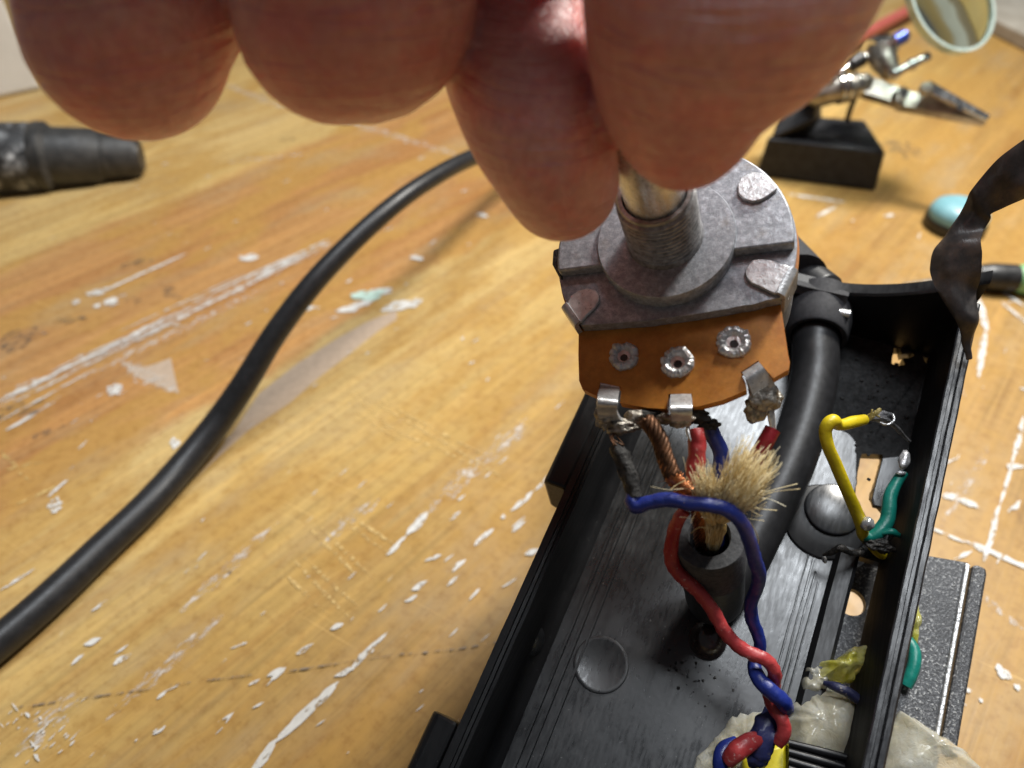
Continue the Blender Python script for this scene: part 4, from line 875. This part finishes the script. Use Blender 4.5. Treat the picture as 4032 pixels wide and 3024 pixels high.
obj('rod_sleeve', tube([D(3345, 258, hd), D(3395, 230, hd)], 2.6, 18, 1), M['dark'], hh, smooth=40, bevel=.2)
ax3 = (D(3560, 140, hd)-D(3350, 255, hd)).normalized()
for k, (x, y) in enumerate([(3440, 215), (3460, 203), (3480, 190), (3505, 180)]):
    obj('clamp_disc', lathe([(0, -.6), (5.2-k*.6, -.6), (5.6-k*.6, 0), (5.2-k*.6, .6), (0, .6)], D(x, y, hd), ax3, 28), M['chrome'], hh, smooth=40)
obj('clamp_screw', tube([D(3445, 180, hd+2), D(3475, 230, hd-4), D(3500, 275, hd-6)], [3, 4.2, 3.2], 18, 4, round_end=(True, True)), M['clip'], hh, smooth=180)
obj('blue_ring', tube([D(3520, 165, hd), D(3560, 142, hd)], 2.3, 18, 1), M['bluemetal'], hh, smooth=40)
obj('rod', tube([D(3510, 298, hd-8), D(3590, 255, hd-8), D(3655, 222, hd-8)], 1.45, 14, 2), M['chrome'], hh, smooth=180)
obj('rod', tube([D(3370, 375, hd), D(3345, 440, hd+4), D(3335, 480, hd+6)], .9, 10, 2), M['dark'], hh, smooth=180)
for r_, (x, y) in ((2.0, (3520, 292)), (2.0, (3590, 256))): obj('rod_collar', ico(D(x, y, hd-8), r_, 2), M['chrome'], hh, smooth=180)
# alligator clip
cl_dir = (D(3880, 478, hd-16)-D(3400, 350, hd)).normalized(); clu = cl_dir.cross(FW).normalized()
def bar(p0, p1, w0, w1, t_, m, nm, bev=.3):
    d_ = (p1-p0).normalized(); s_ = d_.cross(FW).normalized(); n_ = s_.cross(d_)
    obj(nm, hull([p0+s_*w0+n_*t_, p0-s_*w0+n_*t_, p0+s_*w0-n_*t_, p0-s_*w0-n_*t_, p1+s_*w1+n_*t_, p1-s_*w1+n_*t_, p1+s_*w1-n_*t_, p1-s_*w1-n_*t_]), M[m], hh, smooth=30, bevel=bev)
bar(D(3385, 335, hd-2), D(3560, 395, hd-8), 3.4, 2.6, 1.6, 'clip', 'clip_handle')
bar(D(3540, 392, hd-7), D(3882, 480, hd-16), 3.0, .9, 1.8, 'clip', 'clip_jaw')
bar(D(3640, 345, hd-14), D(3885, 472, hd-17), 1.9, .9, 1.6, 'chrome', 'clip_jaw')
obj('clip_hinge', lathe([(0, -3), (2.0, -3), (2.0, 3), (0, 3)], D(3537, 380, hd-9), FW, 20), M['chrome'], hh, smooth=30, bevel=.2)
obj('clip_spring', tube([D(3536, 370, hd-11), D(3534, 400, hd-12), D(3540, 425, hd-11)], 1.0, 10, 3), M['clip'], hh, smooth=180)
obj('jaw_hole', lathe([(0, -.1), (1.3, -.1), (1.3, .12), (0, .12)], D(3783, 420, hd-17.2), -FW, 20), M['dark'], hh, smooth=0)
obj('jaw_curl', tube([D(3640, 362, hd-15), D(3652, 340, hd-17)], 2.0, 14, 1), M['clip'], hh, smooth=40, bevel=.2)
# lens on the stand
mag = thing('magnifying_lens', 'round greenish glass magnifier on the helping hand at the top right corner', 'magnifier', D(3725, 230, 214))
lc = D(3742, 6, 214); ln_ = (-FW+RT*.30+UP*.10).normalized()
obj('lens_glass', lathe([(0, 1.9), (6, 1.75), (11, 1.3), (15.2, .7), (15.4, 0), (15.2, -.7), (11, -1.3), (6, -1.75), (0, -1.9)], lc, ln_, 64), M['glass'], mag, smooth=60)
obj('lens_frame', lathe([(15.3, -1.2), (16.2, -1.2), (16.3, 1.2), (15.3, 1.2)], lc, ln_, 64, closed=True), simple('pale_green_rim', (.45, .58, .52), (.62, .72, .66), (.15, .3), .3, .3, 0), mag, smooth=40)
rh = thing('red_handled_tool', 'red plastic handle glimpsed behind the thumb beside the magnifier', 'tool', Z(3560, 90, 0))
obj('handle', tube([Z(3350, 160, 6), Z(3450, 110, 6), Z(3620, 20, 6)], [2.6, 3, 3], 16, 5, round_end=(True, True)), M['red_plastic'], rh, smooth=180)

# ================================================================== BACKGROUND ITEMS
ho = thing('hose_connector', 'black plastic hose connector with white paint smeared collar lying on the bench', 'hose connector', Z(300, 780, 0))
A = Z(-420, 775, 0)+ZA*12.5; B = Z(588, 676, 0)+ZA*6.0; ad = (B-A).normalized(); lnn = (B-A).length
def hp(x): return lnn-(Z(588, 692, 0)-Z(x, 692+(588-x)*.137, 0)).length
segs = [('collar', [(11.9, 0), (11.9, hp(160)), (11.7, hp(185)), (11, hp(190))], 'painted'),
        ('ridge', [(11.6, hp(180)), (12.2, hp(200)), (12.1, hp(230)), (10.4, hp(250))], 'hose'),
        ('tube_body', [(10.4, hp(240)), (9.6, hp(420)), (8.2, hp(445)), (7.8, hp(560)), (7.2, hp(604)), (5.6, hp(610)), (5.0, hp(580))], 'hose')]
for nm, pr, m in segs:
    obj(nm, lathe(pr, A, ad, 40), M[m], ho, smooth=35)
for k in range(3): obj('ring_mark', lathe([(8.0, -.6), (9.0-k*.3, -.3), (9.0-k*.3, .6), (8.0, .9)], A+ad*(hp(405+k*22)), ad, 40), M['painted'] if k < 2 else M['hose'], ho, smooth=35)
wb_ = thing('white_box', 'off white box standing at the back left of the bench', 'box', Z(60, 375, 0))
c0 = Z(165, 352, 0); c1 = Z(-200, 430, 0); dx = (c1-c0).normalized(); dy = Vector((-dx.y, dx.x, 0))
if dy.y < 0: dy = -dy
obj('box_body', box(c0, dx, dy, ZA, 0, 170, 0, 60, .2, 110), M['whitebox'], wb_, smooth=0, bevel=1.5)
gb = thing('grey_board', 'grey weathered board lying at the far right behind the magnifier', 'board', Z(4000, 120, 0))
g0 = Z(3926, 149, 0); g1 = Z(4060, 219, 0); gx = (g1-g0).normalized(); gy = Vector((-gx.y, gx.x, 0))
if gy.x < 0: gy = -gy
obj('board_plank', box(g0, gx, gy, ZA, -80, 260, 0, 46, .2, 7), M['grey_board'], gb, smooth=0, bevel=.8)
obj('board_plank', box(g0, gx, gy, ZA, -80, 260, 48.5, 120, .2, 7), M['grey_board'], gb, smooth=0, bevel=.8)
bl = thing('light_blue_lid', 'light blue round lid with dark rim on the bench behind the tape strip', 'lid', Z(3760, 860, 0))
bc = Z(3768, 862, 3)
obj('rim', lathe([(0, -3), (9.0, -3), (9.3, -1), (8.9, .5), (0, .5)], bc, ZA, 48), M['dark'], bl, smooth=35)
obj('lid_top', lathe([(8.6, .3), (8.7, 2.4), (7.6, 4.4), (5.2, 5.6), (2, 6.0), (0, 6.1)], bc, ZA, 48), M['skyblue'], bl, smooth=40)
gt = thing('green_handled_tool', 'tool with mint green handle and dark ferrule lying right of the housing', 'tool', Z(3900, 1100, 0))
obj('handle', tube([Z(3990, 1096, 4), Z(4060, 1100, 4), Z(4300, 1115, 4)], [3.4, 4.4, 4.6], 20, 5), M['mintgreen'], gt, smooth=60)
obj('ferrule', tube([Z(3845, 1085, 4), Z(3900, 1090, 4), Z(3995, 1096, 4)], [3.0, 3.8, 3.9], 20, 5), M['dark'], gt, smooth=60)
obj('blade', hull([Z(x, y, z_) for x, y in [(3860, 1060), (3860, 1110), (3500, 1160), (3560, 1115)] for z_ in (2.5, 4)]), M['clip'], gt, smooth=30, bevel=.3)

for o in list(COL.objects):
    if '_b' in o: del o['_b']
